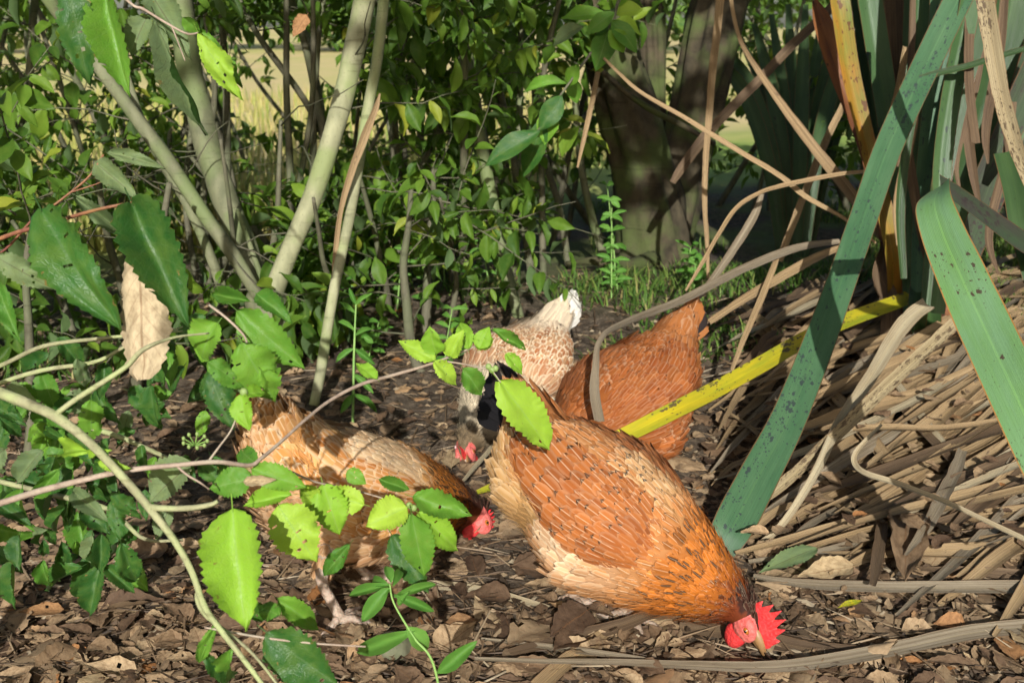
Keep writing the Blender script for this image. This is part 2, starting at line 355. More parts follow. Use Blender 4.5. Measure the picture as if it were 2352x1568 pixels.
# ------------------------------------------------------------------ leaf templates (unit length along +Y, normal +Z, half width 0.5 along X)
def leaf_geo(rows, cols, prof, teeth=0, tooth=.1, bend=.2, fold=.15, wav=.05, curl=0.0, petiole=.1, seed=0, holes=0, bite=0.0, crumple=0.0):
    rs = np.random.default_rng(seed); V = []; uv = []
    us = np.linspace(-1, 1, cols + 1); sd = seed * 3.7
    for i in range(rows + 1):
        t = i / rows; wd = float(np.interp(t, prof[0], prof[1])) * .5
        tw = wd
        if teeth:
            tt = t * teeth + .35 * mnoise.noise((t * 5 + sd, 1.0, 0)); ph = tt % 1.0; tw = wd * (1 + tooth * (1 - ph - .55) * 1.6 * (1 if 0.04 < t < .95 else 0))
        for u in us:
            ww = tw if abs(u) > .99 else wd
            jit = 1.0
            if abs(u) > .99 and bite: jit = 1 - bite * max(0, mnoise.noise((t * 7 + sd, u * 3, 0)))
            x = u * ww * jit
            z = -bend * t * t + fold * abs(u) * wd * 2 + wav * mnoise.noise((u * 1.5 + sd, t * 4, sd)) * (abs(u) + .2)
            z += curl * (u * wd * 2) ** 2 * .6
            yy = t - (0.04 * abs(u) ** 2 if teeth else 0) * 0
            if crumple: z += crumple * mnoise.noise((u * 3 + sd, t * 9, 2.2)); x += crumple * .5 * mnoise.noise((u * 2, t * 8 + sd, 5.5))
            V.append((x, yy - bend * .35 * t * t, z)); uv.append((u * .5 + .5, t))
    Fc = []; c = cols + 1
    dead = set()
    for h in range(holes):
        i0 = int(rs.integers(3, rows - 3)); j0 = int(rs.integers(0, cols)); dead.add((i0, j0))
        if rs.random() < .4: dead.add((i0 + 1, j0))
    for i in range(rows):
        for j in range(cols):
            if (i, j) in dead: continue
            Fc.append([i * c + j, i * c + j + 1, (i + 1) * c + j + 1, (i + 1) * c + j])
    if petiole:
        b = len(V); pw = .012
        for (x, y, z) in ((-pw, -petiole, -.01), (pw, -petiole, -.01), (pw, .03, 0.004), (-pw, .03, .004), (0, -petiole, -.028), (0, .03, -.018)):
            V.append((x, y, z)); uv.append((.5, 0.02))
        Fc += [[b, b + 1, b + 2, b + 3], [b, b + 3, b + 5, b + 4], [b + 1, b + 4, b + 5, b + 2]]
    return np.array(V), Fc, np.array(uv)
P_OV = ([0, .04, .16, .34, .52, .70, .84, .93, 1], [.10, .46, .86, 1.0, .93, .70, .40, .17, .0])       # ovate, pointed
P_LA = ([0, .08, .25, .45, .65, .85, 1], [.08, .42, .82, 1.0, .84, .42, .0])           # lanceolate
P_NA = ([0, .15, .4, .7, .9, 1], [.12, .6, 1.0, .8, .4, .0])
LV = {}
def variants(key, mats, specs):
    LV[key] = []
    for k, sp in enumerate(specs):
        g = leaf_geo(**sp); LV[key].append(g)
big = [dict(rows=48, cols=8, prof=P_OV, teeth=13, tooth=.125, bend=b, fold=f, wav=wv, curl=cu, petiole=.13, seed=s, holes=h, bite=bt)
       for s, (b, f, wv, cu, h, bt) in enumerate([(.10, .10, .09, 0, 1, .08), (.22, .16, .12, -.1, 3, .3), (.05, .20, .12, .1, 0, .1), (.30, .06, .14, -.2, 6, .4), (.15, .28, .10, 0, 2, .15), (.40, .12, .12, .2, 0, .1), (.02, .05, .16, .3, 2, .5)])]
variants('serrate', None, big)
variants('serrate_long', None, [dict(b_, prof=P_LA, teeth=18) for b_ in big])
variants('bush', None, [dict(rows=6, cols=2, prof=P_LA, bend=b, fold=f, wav=.05, petiole=.0, seed=s) for s, (b, f) in enumerate([(.08, .10), (.18, .06), (.25, .15), (.04, .2)])])
variants('bush_near', None, [dict(rows=10, cols=4, prof=P_LA, bend=b, fold=f, wav=.08, petiole=.1, seed=s) for s, (b, f) in enumerate([(.08, .12), (.18, .06), (.26, .16), (.04, .2), (.35, .08)])])
variants('herb', None, [dict(rows=12, cols=4, prof=P_NA, bend=b, fold=.2, wav=.06, petiole=.05, seed=s) for s, b in enumerate([.2, .4, .1])])
variants('dry', None, [dict(rows=14, cols=6, prof=P_OV, teeth=7, tooth=.14, bend=b * .6, fold=f * .6, wav=.16, curl=c * .7, petiole=.1, seed=s + 20, bite=.3, holes=h, crumple=.07)
                       for s, (b, f, c, h) in enumerate([(.1, .1, .5, 0), (-.3, .1, .8, 1), (.3, .3, .3, 0), (.05, -.2, -.4, 2), (-.2, .5, .2, 0), (.4, .1, -.7, 1), (0, .2, 1.2, 0)])])
LMESH = {}
def clear_at(p):
    x, y, d = proj(p)
    if 1370 < x < 1640 and 100 < y < 680 and d < 3.4: return random.random() < .05
    if 1270 < x < 2000 and 390 < y < 720 and d < 4.0: return random.random() < .04
    if 180 < x < 900 and y < 650 and d < 2.42: return random.random() < .05
    if p[0] < -.25 and p[1] > 2.4 and p[2] < .75 and mnoise.noise((p[0] * 2.6, p[2] * 3.2, p[1] * .5)) > .16: return False
    return True
def clear_trunk(m):
    x, y, d = proj(m.translation)
    if 180 < x < 900 and y < 640 and d < 2.35: return False
    return clear_at(m.translation)
def leaf_mesh(key, i, mat):
    k = (key, i, mat)
    if k not in LMESH:
        V, Fc, uv = LV[key][i]; LMESH[k] = mesh('leaf', V, Fc, uv, None, [M[mat]])
    return LMESH[k]
def frame(B, A, nh, L, Wd, zs=None):                # matrix with Y along A, Z near nh
    a = Vector(A).normalized(); nv = Vector(nh); nv = (nv - a * nv.dot(a))
    if nv.length < 1e-5: nv = a.orthogonal()
    nv.normalize(); x = a.cross(nv)
    zs = zs or L
    m = Matrix(((x.x * Wd, a.x * L, nv.x * zs, B[0]), (x.y * Wd, a.y * L, nv.y * zs, B[1]), (x.z * Wd, a.z * L, nv.z * zs, B[2]), (0, 0, 0, 1)))
    return m
def merged(name, key, mats4, mat, parent=None, seed=0):    # many placed copies in one mesh with a per-leaf random
    rs = np.random.default_rng(seed); VV = []; FF = []; UVs = []; RR = []; off = 0
    A = np.array([[list(r) for r in m] for m in mats4]); pick = rs.integers(0, len(LV[key]), len(A))
    for k in range(len(LV[key])):
        V, Fc, uv = LV[key][k]; sel = A[pick == k]
        if not len(sel): continue
        Vh = np.hstack([V, np.ones((len(V), 1))]); T = np.einsum('nij,vj->nvi', sel, Vh)[:, :, :3]
        m_, v_ = len(sel), len(V); VV.append(T.reshape(-1, 3)); UVs.append(np.tile(uv, (m_, 1))); RR.append(np.repeat(rs.random(m_), v_))
        quad = np.array([f for f in Fc if len(f) == 4])
        FF.append((quad[None] + (np.arange(m_) * v_)[:, None, None] + off).reshape(-1, 4)); off += m_ * v_
    me = mesh(name, np.vstack(VV), np.vstack(FF), np.vstack(UVs), {'rnd': np.concatenate(RR)}, [M[mat]])
    return stuff(obj(name, me, parent))

# ------------------------------------------------------------------ ground, far wall
xs = np.concatenate([-np.geomspace(60, 2.6, 26), np.arange(-2.5, 2.51, .05), np.geomspace(2.6, 60, 26)])
ys = np.concatenate([np.linspace(-8, .5, 14), np.arange(.6, 4.4, .05), np.geomspace(4.5, 160, 44)])
V = [(x, y, gh(x, y) + .05 * max(0, y - 14) * .35) for y in ys for x in xs]
nx = len(xs); Fc = [[j * nx + i, j * nx + i + 1, (j + 1) * nx + i + 1, (j + 1) * nx + i] for j in range(len(ys) - 1) for i in range(nx - 1)]
o = obj('ground', mesh('ground', V, Fc, None, None, [M['ground']])); o['kind'] = 'structure'

# grass and straw beyond the bushes, small turf between the trees
def blades(name, n, pos, hr, mat, seed, wd=.006, lean=.5):
    rs = np.random.default_rng(seed); V = []; Fc = []; R = []
    for i in range(n):
        x, y = pos(rs); z = gh(x, y) + .05 * max(0, y - 14) * .35; h = rs.uniform(*hr); a = rs.uniform(0, 6.283); l = rs.uniform(.1, lean) * h; ca, sa = math.cos(a), math.sin(a)
        b = len(V); w_ = wd * rs.uniform(.6, 1.3)
        V += [(x - sa * w_, y + ca * w_, z - .005), (x + sa * w_, y - ca * w_, z - .005), (x + ca * l * .4 + sa * w_ * .7, y + sa * l * .4 - ca * w_ * .7, z + h * .6), (x + ca * l * .4 - sa * w_ * .7, y + sa * l * .4 + ca * w_ * .7, z + h * .6), (x + ca * l, y + sa * l, z + h)]
        Fc += [[b, b + 1, b + 2, b + 3], [b + 3, b + 2, b + 4]]; R += [rs.random()] * 5
    return obj(name, mesh(name, V, Fc, None, {'rnd': R}, [M[mat]]))
def p_meadow(rs): y = 3.5 + 10 * rs.random() ** 1.6; return rs.uniform(-.62 * y, max(-.1, .35 * (y - 4.5))), y
o = stuff(blades('meadow_grass', 9000, p_meadow, (.06, .26), 'straw', 3, .008)); tag(o, 'sunlit dry straw coloured meadow grass beyond the bushes', 'grass')
def p_turf(rs):
    for _ in range(60):
        x, y = rs.uniform(-1.3, 2.2), rs.uniform(2.1, 4.6)
        if mnoise.noise((x * 1.6, y * 1.6, 9.0)) + .25 * mnoise.noise((x * 6, y * 6, 2)) > .02 + (0.2 if x < .3 else -.05): return x, y
    return x, y
o = stuff(blades('turf', 11000, p_turf, (.008, .05), 'grass', 4, .0028, 2.2)); tag(o, 'thin green turf between the tree trunk and the flax', 'grass')
# ------------------------------------------------------------------ shrubs and trees
SH = {}
def grow(stems, ntw, tw_len, leaf_len, rs, zmin=.1, zmax=1.9, spread=.75, up=.25, every=.0225, ratio=.42, accept=None):
    """twig polylines and leaf matrices around a list of stem polylines"""
    tws = []; lm = []
    for k in range(ntw * 6):
        if len(tws) >= ntw: break
        st = stems[int(rs.integers(len(stems)))]
        i = int(rs.integers(1, len(st))); p = np.array(st[i]) + (np.array(st[i - 1]) - np.array(st[i])) * rs.random()
        if not (zmin < p[2] < zmax): continue
        a = rs.uniform(0, 6.283); d = norm([math.cos(a) * spread, math.sin(a) * spread, rs.normal(up, .35)])
        L = rs.uniform(*tw_len); n = 7; pts = [p]
        for j in range(n - 1):
            d = norm(d + rs.normal(0, .16, 3) + np.array([0, 0, -.05])); pts.append(pts[-1] + d * L / (n - 1))
        pts = np.array(pts)
        if pts[:, 2].min() < .03: continue
        if not clear_at(pts[3]) or (accept is not None and not accept(pts)): continue
        tws.append(pts)
        S = smooth(pts, max(5, int(L / every)))
        for j in range(2, len(S)):
            t = norm(S[j] - S[j - 1]); az = rs.uniform(0, 6.283)
            side = norm(np.cross(t, [math.cos(az), math.sin(az), .3]))
            ax = norm(t * rs.uniform(.2, .8) + side + np.array([0, 0, rs.uniform(-.75, .05)]))
            nh = norm(np.array([0, -.35, 1.0]) + rs.normal(0, .4, 3))
            l = leaf_len * rs.uniform(.6, 1.35)
            lm.append(frame(S[j], ax, nh, l, l * ratio * rs.uniform(.8, 1.2)))
    return tws, lm
def in_view(m, pad=60):
    x, y, d = proj(m.translation); return -pad < x < 2352 + pad and -pad < y < 1568 + pad and d > 0
def shrub(name, label, cat, base, stems, ntw, rs, leaf_len=.075, tw_len=(.2, .5), mat='leaf_bush', bark='bark_under', nparts=120, group=None, zmin=.15, zmax=1.7, stemr=None, accept=None, up=.25, ratio=.42, keep=None):
    r = root(name, base, label, cat, group)
    polys = []
    for k, (pts, rad) in enumerate(stems):
        polys.append(smooth([list(p) for p in pts], 14))
        tube('stem', pts, rad, M[bark], r, None, 8)
    tws, lm = grow([p.tolist() for p in polys], ntw, tw_len, leaf_len, rs, zmin, zmax, accept=accept, up=up, ratio=ratio)
    VV, FF, off = [], [], 0
    for t in tws:
        V, Fc, _ = tube_geo(smooth(t, 7), np.linspace(.0022, .0009, 7), 4); VV.append(V); FF += [[a + off for a in f] for f in Fc]; off += len(V)
    if VV: stuff(obj('twigs', mesh('twigs', np.vstack(VV), FF, None, None, [M[bark]]), r))
    lm = [m for m in lm if clear_trunk(m)]
    if keep: lm = [m for m in lm if keep(m)]
    vis = sorted([m for m in lm if in_view(m, 0)], key=lambda m: proj(m.translation)[2])
    near = vis[:nparts]; ids = set(map(id, near)); rest = [m for m in lm if id(m) not in ids]
    nv = len(LV['bush_near'])
    for m in near:
        obj('leaf', leaf_mesh('bush_near', int(rs.integers(nv)), mat), r, m)
    if rest: merged('foliage', 'bush', rest, mat, r, int(rs.integers(9999)))
    return r
def rstem(x, y, h, rs, lean=.25, r0_=.014, n=6):
    d = np.array([rs.normal(0, lean), rs.normal(0, lean), 1.0]); p = np.array([x, y, gh(x, y) - .03]); pts = [p]
    for k in range(n - 1):
        d = d + rs.normal(0, .12, 3); d[2] = max(d[2], .6); pts.append(pts[-1] + norm(d) * h / (n - 1))
    return pts, list(np.linspace(r0_, r0_ * .4, n))

rs = np.random.default_rng(11)
# the pale multi-stemmed shrub on the left: stems traced
D0 = 2.25
A = [[(622, 690, D0, 46), (660, 590, D0, 44), (715, 460, D0, 45), (770, 290, D0, 46), (812, 120, D0, 48), (845, -40, D0, 50), (880, -260, D0, 48)],
     [(600, 680, D0 + .08, 52), (560, 560, D0 + .1, 56), (510, 440, D0 + .12, 58), (470, 310, D0 + .14, 60), (435, 160, D0 + .15, 58), (410, -20, D0 + .15, 56), (380, -220, D0 + .15, 50)],
     [(596, 684, D0 - .03, 30), (540, 590, D0 - .04, 32), (460, 480, D0 - .05, 33), (380, 360, D0 - .05, 33), (290, 240, D0 - .05, 32), (190, 100, D0 - .05, 34), (70, -60, D0 - .05, 34)],
     [(520, 690, D0 + .06, 24), (480, 580, D0 + .06, 23), (430, 470, D0 + .06, 22), (370, 370, D0 + .06, 20), (330, 290, D0 + .06, 18), (290, 170, D0 + .06, 14)],
     [(612, 670, D0 + .04, 14), (580, 580, D0 + .05, 13), (545, 480, D0 + .05, 10)],
     [(720, 930, 2.05, 23), (742, 820, 2.05, 25), (768, 660, 2.06, 25), (806, 480, 2.08, 25), (840, 280, 2.1, 25), (868, 120, 2.1, 26), (885, -40, 2.1, 26), (900, -200, 2.1, 24)]]
base = W(610, 690, D0); gb = (base.x, base.y, gh(base.x, base.y))
rA = root('pale_barked_shrub', gb, 'multi stemmed shrub with smooth pale green bark fanning from one stool', 'shrub')
for k, st in enumerate(A):
    o = pxtube('stem', st, M['bark_pale' if k in (0, 5) else 'bark_grey'], rA, 14, .16)
    if k == 5: o['label'] = 'slender pale upright stem rooted nearer the speckled hen'
# shared foot of the stool
tube('stool', [(gb[0], gb[1], gb[2] - .05), (gb[0] + .01, gb[1], gb[2] + .1), W(606, 690, D0), W(606, 660, D0)], [.06, .055, .045, .022], M['bark_grey'], rA, 14, 12, .25)
# its leafy twigs, behind the stems and to the left
polys = [smooth([list(W(a, b, d)) for a, b, d, _ in st], 16).tolist() for st in A[:4]]
tws, lm = grow(polys, 70, (.16, .42), .07, rs, .1, 1.3, accept=lambda P: P[-1][1] > 2.15)
lm = [m for m in lm if clear_trunk(m)]
VV, FF, off = [], [], 0
for t in tws:
    V, Fc, _ = tube_geo(smooth(t, 7), np.linspace(.0022, .0009, 7), 4); VV.append(V); FF += [[a + off for a in f] for f in Fc]; off += len(V)
stuff(obj('twigs', mesh('twigs', np.vstack(VV), FF, None, None, [M['bark_under']]), rA))
vis = sorted([m for m in lm if in_view(m, 0)], key=lambda m: proj(m.translation)[2]); near = vis[:290]; ids = set(map(id, near))
for m in near: obj('leaf', leaf_mesh('bush_near', int(rs.integers(5)), 'leaf_bush'), rA, m)
merged('foliage', 'bush', [m for m in lm if id(m) not in ids], 'leaf_bush', rA, 5)

bushes = [  # x, y, stems, height, twigs, leaf, label
    (-1.55, 2.75, 5, 1.6, 78, .07, 'leafy bush with bright sunlit meadow showing through, far left of the pale stems'),
    (-1.05, 3.35, 5, 1.7, 84, .07, 'dark green bush straight behind the fan of pale stems'),
    (-.45, 2.75, 5, 1.4, 110, .066, 'dense dark leaved bush beside the slender pale upright stem'),
    (-.62, 3.9, 5, 1.7, 95, .07, 'shadowy bush behind the dense dark leaved bush'),
    (-.02, 3.0, 5, 1.5, 110, .068, 'tall thicket of thin grey stems with dark leaves behind the white tailed hen'),
    (.22, 3.9, 5, 1.7, 100, .07, 'glossy leaved bush just beside the dark mossy trunk'),
    (-1.95, 4.1, 4, 1.7, 60, .075, 'open bush at the edge of the sunlit meadow'),
    (.95, 4.6, 4, 1.8, 80, .08, 'bush in deep shade behind the dark mossy trunk'),
    (1.75, 4.4, 4, 1.9, 90, .085, 'bush in deep shade behind the flax clump'),
    (1.35, 3.75, 4, 1.6, 80, .08, 'dark bush pressed against the back of the flax clump'),
    (2.1, 3.3, 4, 1.6, 80, .085, 'dark bush squeezed between the two flax clumps'),
    (2.6, 4.0, 4, 1.9, 70, .085, 'bush at the far end of the flax clump'),
    (-.2, 5.2, 4, 1.8, 45, .08, 'distant bush on the shaded side of the meadow'),
    (-.82, 2.9, 5, 1.5, 90, .064, 'fine leaved bush filling the gap between the fanning pale stems'),
    (-1.35, 3.9, 5, 1.6, 80, .066, 'fine leaved bush on the bright side of the thicket'),
    (-.95, 1.95, 5, .5, 46, .075, 'low leafy bush in front of the stool of pale stems'),
    (-1.35, 2.25, 5, .55, 46, .08, 'low leafy bush under the dark hanging leaves, away from the pale stems'),
    (-.72, 2.5, 5, .55, 44, .075, 'low bush just behind the stool of pale stems'),
    (-.3, 2.35, 5, .45, 40, .07, 'low dark bush between the slender pale stem and the cream hen'),
    (-1.75, 1.85, 5, .6, 34, .08, 'low bush at the outer edge of the sapling'),
    (-1.3, 5.4, 3, 1.6, 44, .075, 'lone bush standing out in the straw coloured meadow'),
]
for (x, y, ns, h, nt_, ll, lab) in bushes:
    st = [rstem(x + rs.normal(0, .12), y + rs.normal(0, .12), h, rs, .22, U(.008, .016)) for _ in range(ns)]
    shrub('bush', lab, 'bush', (x, y, gh(x, y)), st, nt_, rs, ll * .82, (.16, .42), nparts=150, group='understorey bushes', zmin=.12 if h > 1 else .04, zmax=1.15)

# thin grey trunks standing in the thicket
def thin_tree(pts, label, ntw=14, bark='bark_grey'):
    a = [(W(px, py, d), .5 * wd * d / F) for px, py, d, wd in pts]
    b = a[0][0]; b = Vector((b.x, b.y, gh(b.x, b.y) - .02))
    st = [([b] + [p for p, _ in a[1:]], [r_ for _, r_ in a])]
    shrub('young_tree', label, 'tree', (b.x, b.y, b.z + .02), st, ntw, rs, .08, (.2, .45), bark=bark, nparts=90, group='young trees in the thicket', zmin=.5, zmax=1.5)
thin_tree([(1195, 720, 2.6, 28), (1160, 600, 2.62, 27), (1128, 450, 2.65, 30), (1100, 300, 2.65, 30), (1075, 150, 2.65, 29), (1062, -20, 2.65, 28), (1050, -160, 2.6, 24)], 'thin pale grey trunk curving up behind the white tailed hen')
thin_tree([(1190, 640, 3.1, 15), (1185, 480, 3.1, 15), (1192, 330, 3.1, 16), (1196, 160, 3.1, 15), (1200, -30, 3.1, 15), (1205, -160, 3.1, 12)], 'straight slim stem just right of the curving grey trunk')
thin_tree([(1310, 600, 3.2, 16), (1285, 480, 3.2, 16), (1240, 320, 3.2, 18), (1225, 150, 3.2, 18), (1210, -30, 3.2, 18), (1200, -150, 3.2, 14)], 'slim grey stem leaning towards the dark mossy trunk at its foot', bark='bark_under')
thin_tree([(1400, 575, 3.3, 20), (1360, 500, 3.3, 20), (1335, 380, 3.3, 18), (1320, 200, 3.3, 16), (1322, -30, 3.3, 15), (1322, -150, 3.3, 12)], 'slim stem rising from the foot of the dark mossy trunk')
thin_tree([(1035, 640, 2.9, 12), (1030, 500, 2.9, 14), (1012, 300, 2.9, 16), (1000, 150, 2.9, 16), (985, -30, 2.9, 16), (975, -160, 2.9, 12)], 'slim brown stem left of the curving grey trunk', bark='bark_under')
thin_tree([(905, 620, 2.7, 10), (918, 500, 2.7, 10), (900, 300, 2.7, 10), (930, 100, 2.7, 10), (950, -30, 2.7, 9), (960, -160, 2.7, 8)], 'whip thin stem crossing the dark bush', bark='bark_under')

# dark mossy forked trunk
TD = 3.35
tb = G(1495, 605)
rT = root('mossy_tree', tb, 'thick dark forked tree trunk with mossy fluted bark', 'tree')
tp = [(1495, 640, TD, 175), (1496, 560, TD, 152), (1484, 450, TD, 150), (1455, 310, TD, 140), (1415, 160, TD, 122), (1372, 0, TD, 105), (1330, -160, TD, 95), (1280, -380, TD, 85)]
def fluted(name, pts, seed, parent, amp=.42, fl=9):
    S = smooth([list(W(a, b, d)) + [.5 * wd * d / F] for a, b, d, wd in pts], 46); sides = 40
    V, Fc, uv = tube_geo(S[:, :3], S[:, 3], sides); C = np.repeat(S[:, :3], sides, 0); V2 = []
    for k, (v, c) in enumerate(zip(V, C)):
        i, j = divmod(k, sides); th = 2 * math.pi * j / sides + i * .018
        q = 1 + amp * .5 * math.sin(th * fl + seed) * (1 if True else 0) * (.5 + .5 * mnoise.noise((math.cos(th), math.sin(th), i * .05 + seed))) + .18 * mnoise.noise((math.cos(th) * 2.5, math.sin(th) * 2.5, i * .14 + seed))
        q *= 1 + .5 * math.exp(-i / 3.0) * (0.5 + .5 * math.sin(th * 4 + 1))
        V2.append(c + (v - c) * q)
    return obj(name, mesh(name, np.array(V2), Fc, uv, None, [M['bark_dark']]), parent)
fluted('trunk', tp, 1.0, rT)
fluted('trunk', [(1510, 600, TD + .1, 120), (1545, 470, TD + .12, 112), (1580, 330, TD + .14, 108), (1615, 180, TD + .16, 112), (1650, 30, TD + .18, 118), (1690, -120, TD + .2, 110), (1740, -330, TD + .2, 95)], 4.0, rT)
fluted('branch', [(1490, 440, TD + .2, 50), (1500, 300, TD + .22, 52), (1500, 150, TD + .22, 54), (1496, 0, TD + .22, 52), (1490, -150, TD + .22, 46)], 7.0, rT)
pxtube('root', [(1500, 600, TD - .1, 50), (1440, 612, TD - .2, 34), (1370, 600, TD - .25, 22), (1300, 605, TD - .2, 10)], M['bark_dark'], rT)
pxtube('vine', [(1385, 165, TD - .2, 13), (1440, 215, TD - .22, 14), (1500, 255, TD - .22, 15), (1570, 290, TD - .2, 14), (1640, 330, TD - .1, 12)], M['bark_dark'], rT, 7)
polys = [smooth([list(W(a, b, d)) for a, b, d, _ in tp], 20).tolist()]

# unseen tree added above the camera, its crown shaped to shade the thicket
rO = root('added_shade_tree', (-2.6, -.3, 0), 'unseen tree added overhead so that its leafy crown shades the thicket', 'tree')
tube('trunk', [(-2.6, -.3, -.1), (-2.55, -.25, .8), (-2.45, -.2, 1.7), (-2.1, -.1, 2.5), (-1.5, 0, 3.1)], [.16, .13, .12, .10, .06], M['bark_dark'], rO, 24, 12, .2)
for (e, m_) in (((1.9, .2, 2.9), (-.2, .0, 2.8)), ((1.2, 1.6, 2.9), (-.6, .8, 2.7)), ((-.3, 1.9, 2.8), (-1.4, .8, 2.6)), ((2.2, -.8, 3.1), (0, -.6, 2.9))):
    tube('limb', [(-2.1, -.1, 2.5), m_, e], [.07, .045, .01], M['bark_dark'], rO, 14, 8)
lm = []
rs2 = np.random.default_rng(21)
COT = 1 / math.tan(SUN_EL)
while len(lm) < 2900:
    x, z = rs2.uniform(-3.2, 3.4), rs2.uniform(2.1, 3.2); s_ = rs2.uniform(3.5, 8.2); y = s_ - COT * z
    # ragged crown edge, kept open on the left so sun reaches the meadow
    lo = 3.9 + .55 * mnoise.noise((x * .9, 4.4, 0)) + (.5 if x > .6 else 0)
    hi = 7.6 if x > .6 else (6.0 if x > -.5 else 4.6)
    if s_ < lo or s_ > hi: continue
    if mnoise.noise((x * 1.7, s_ * 1.7, z * .6)) < -.10: continue
    if (x < .2 or s_ > 5.2) and rs2.random() < .35: continue
    l = rs2.uniform(.09, .15); a = rs2.uniform(0, 6.283)
    lm.append(frame((x, y, z), (math.cos(a), math.sin(a), -.4), (rs2.normal(0, .5), rs2.normal(0, .5) - .4, 1), l, l * .5))
merged('crown', 'bush', lm, 'leaf_canopy', rO, 8)

# far tree line at the end of the meadow
M['leaf_far'] = leaf_mat('leaf_far', [(0, (.04, .1, .02)), (.6, (.08, .16, .03)), (1, (.14, .22, .05))], (.1, .16, .06), (.1, .19, .05), .5, .25, False)
far = [(-15, 33, 4.2), (-10.5, 37, 5.0), (-5.5, 35, 3.6), (-1, 36, 4.4), (3.5, 33, 4.8), (8, 35, 5.2), (13, 33, 5), (18, 35, 5)]
for k, (x, y, h) in enumerate(far):
    gz = gh(x, y) + .05 * (y - 14) * .35
    r = root('meadow_tree', (x, y, gz), 'round leafy tree in the row at the far end of the meadow', 'tree', 'trees at the far end of the meadow')
    tube('trunk', [(x, y, gz - .1), (x + .1, y, gz + h * .3), (x, y, gz + h * .7)], [.25, .18, .06], M['bark_dark'], r, 10, 8)
    lm = []
    for _ in range(1500):
        v = norm(rs2.normal(0, 1, 3)); q = rs2.random() ** .4 * (1 + .3 * mnoise.noise(tuple(v * 1.8 + k)))
        p = (x + v[0] * 2.6 * q, y + v[1] * 2.2 * q, gz + h * .55 + v[2] * h * .48 * q); l = rs2.uniform(.25, .5)
        lm.append(frame(p, (v[0] + rs2.normal(0, .5), v[1] + rs2.normal(0, .5), -.3), (v[0], v[1], v[2] + .6), l, l * .6))
    merged('crown', 'bush', lm, 'leaf_far', r, k)

# ------------------------------------------------------------------ flax
def strap_mesh(P, Wd, nh, fold=.25, roll=None, n=30, cols=6, ragged=0.0, seed=0, split=0.0):
    """ribbon leaf: P world points, Wd full widths in metres, nh normal hint(s)"""
    roll = roll if roll is not None else [0] * len(P)
    nh = np.asarray(nh, float); nh = np.tile(nh, (len(P), 1)) if nh.ndim == 1 else nh
    S = smooth([list(p) + [w_, r_] + list(h) for p, w_, r_, h in zip(P, Wd, roll, nh)], n)
    Q = S[:, :3]; T = norm(np.gradient(Q, axis=0)); V = []; uv = []
    L = np.concatenate([[0], np.cumsum(np.linalg.norm(np.diff(Q, axis=0), axis=1))])
    us = np.linspace(-1, 1, cols + 1)
    for i in range(n):
        t = T[i]; h = S[i, 5:8]; nn = norm(h - t * np.dot(h, t)); s_ = np.cross(t, nn)
        c, s2 = math.cos(S[i, 4]), math.sin(S[i, 4]); s_, nn = s_ * c + nn * s2, nn * c - s_ * s2
        hw = max(S[i, 3], .0005) * .5
        for u in us:
            e = 1.0
            if ragged and abs(u) > .9: e = 1 - ragged * max(0, mnoise.noise((L[i] * 30, u, seed)))
            z = fold * (abs(u) ** 1.15) * hw + .05 * hw * mnoise.noise((u * 2, L[i] * 14, seed))
            V.append(Q[i] + s_ * (u * hw * e) + nn * z); uv.append((u * .5 + .5, L[i]))
    m = len(V); th = .0007; c_ = cols + 1           # a real, if thin, blade: top, underside and rim
    V = np.array(V); Fc = [[i * c_ + j, i * c_ + j + 1, (i + 1) * c_ + j + 1, (i + 1) * c_ + j] for i in range(n - 1) for j in range(cols)]
    return V, Fc, np.array(uv)
def strap(name, P, Wd, mat, parent=None, nh=(0, -.5, 1), **k):
    V, Fc, uv = strap_mesh(P, Wd, nh, seed=U(0, 99), **k)
    org = Vector(P[0]) if parent is None else None
    if parent is None:
        V = V - np.array(org); return obj(name, mesh(name, V, Fc, uv, None, [M[mat]]), None, Matrix.Translation(org))
    return obj(name, mesh(name, V, Fc, uv, None, [M[mat]]), parent)
def pxstrap(name, pts, mat, parent=None, nh=(0, -1, .4), **k):
    return strap(name, [W(a, b, d) for a, b, d, _ in pts], [wd * d / F for _, _, d, wd in pts], mat, parent, nh, **k)

fb = W(2090, 690, 2.3)
rF = root('flax_clump', (fb.x, fb.y, gh(fb.x, fb.y)), 'large clump of green and yellow sword shaped flax leaves', 'flax')
def fleaf(pts, mat, label=None, **k):
    o = pxstrap('leaf', pts, mat, rF, **k)
    if label: o['label'] = label
    return o
fleaf([(2330, -260, 2.0, 62), (2265, -120, 2.0, 62), (2203, -5, 2.0, 63), (2120, 165, 1.98, 64), (2040, 340, 1.93, 63), (1984, 500, 1.86, 63), (1935, 640, 1.78, 66), (1880, 790, 1.7, 72), (1812, 960, 1.6, 80), (1745, 1090, 1.53, 90), (1688, 1200, 1.48, 94), (1655, 1262, 1.47, 70)], 'flax_blue', 'long blue green leaf leaning down to the ground', nh=(-.35, -1, .5), fold=.12, n=44)
fleaf([(2052, 700, 2.25, 30), (2046, 560, 2.2, 40), (1990, 330, 2.2, 40), (1950, 160, 2.22, 44), (1925, -10, 2.24, 46), (1900, -160, 2.2, 40)], 'flax_orange', 'yellow leaf fading to orange', fold=.35)
fleaf([(2045, 690, 2.3, 30), (2030, 500, 2.3, 40), (1985, 320, 2.32, 46), (1930, 180, 2.34, 48), (1890, 60, 2.34, 46), (1870, 0, 2.34, 12)], 'flax_brown', 'brown dying leaf', fold=.3)
fleaf([(2070, 700, 2.35, 40), (2055, 420, 2.4, 52), (2030, 220, 2.4, 56), (2005, 60, 2.4, 58), (1990, -40, 2.4, 58), (1975, -200, 2.4, 54)], 'flax_green', fold=.3)
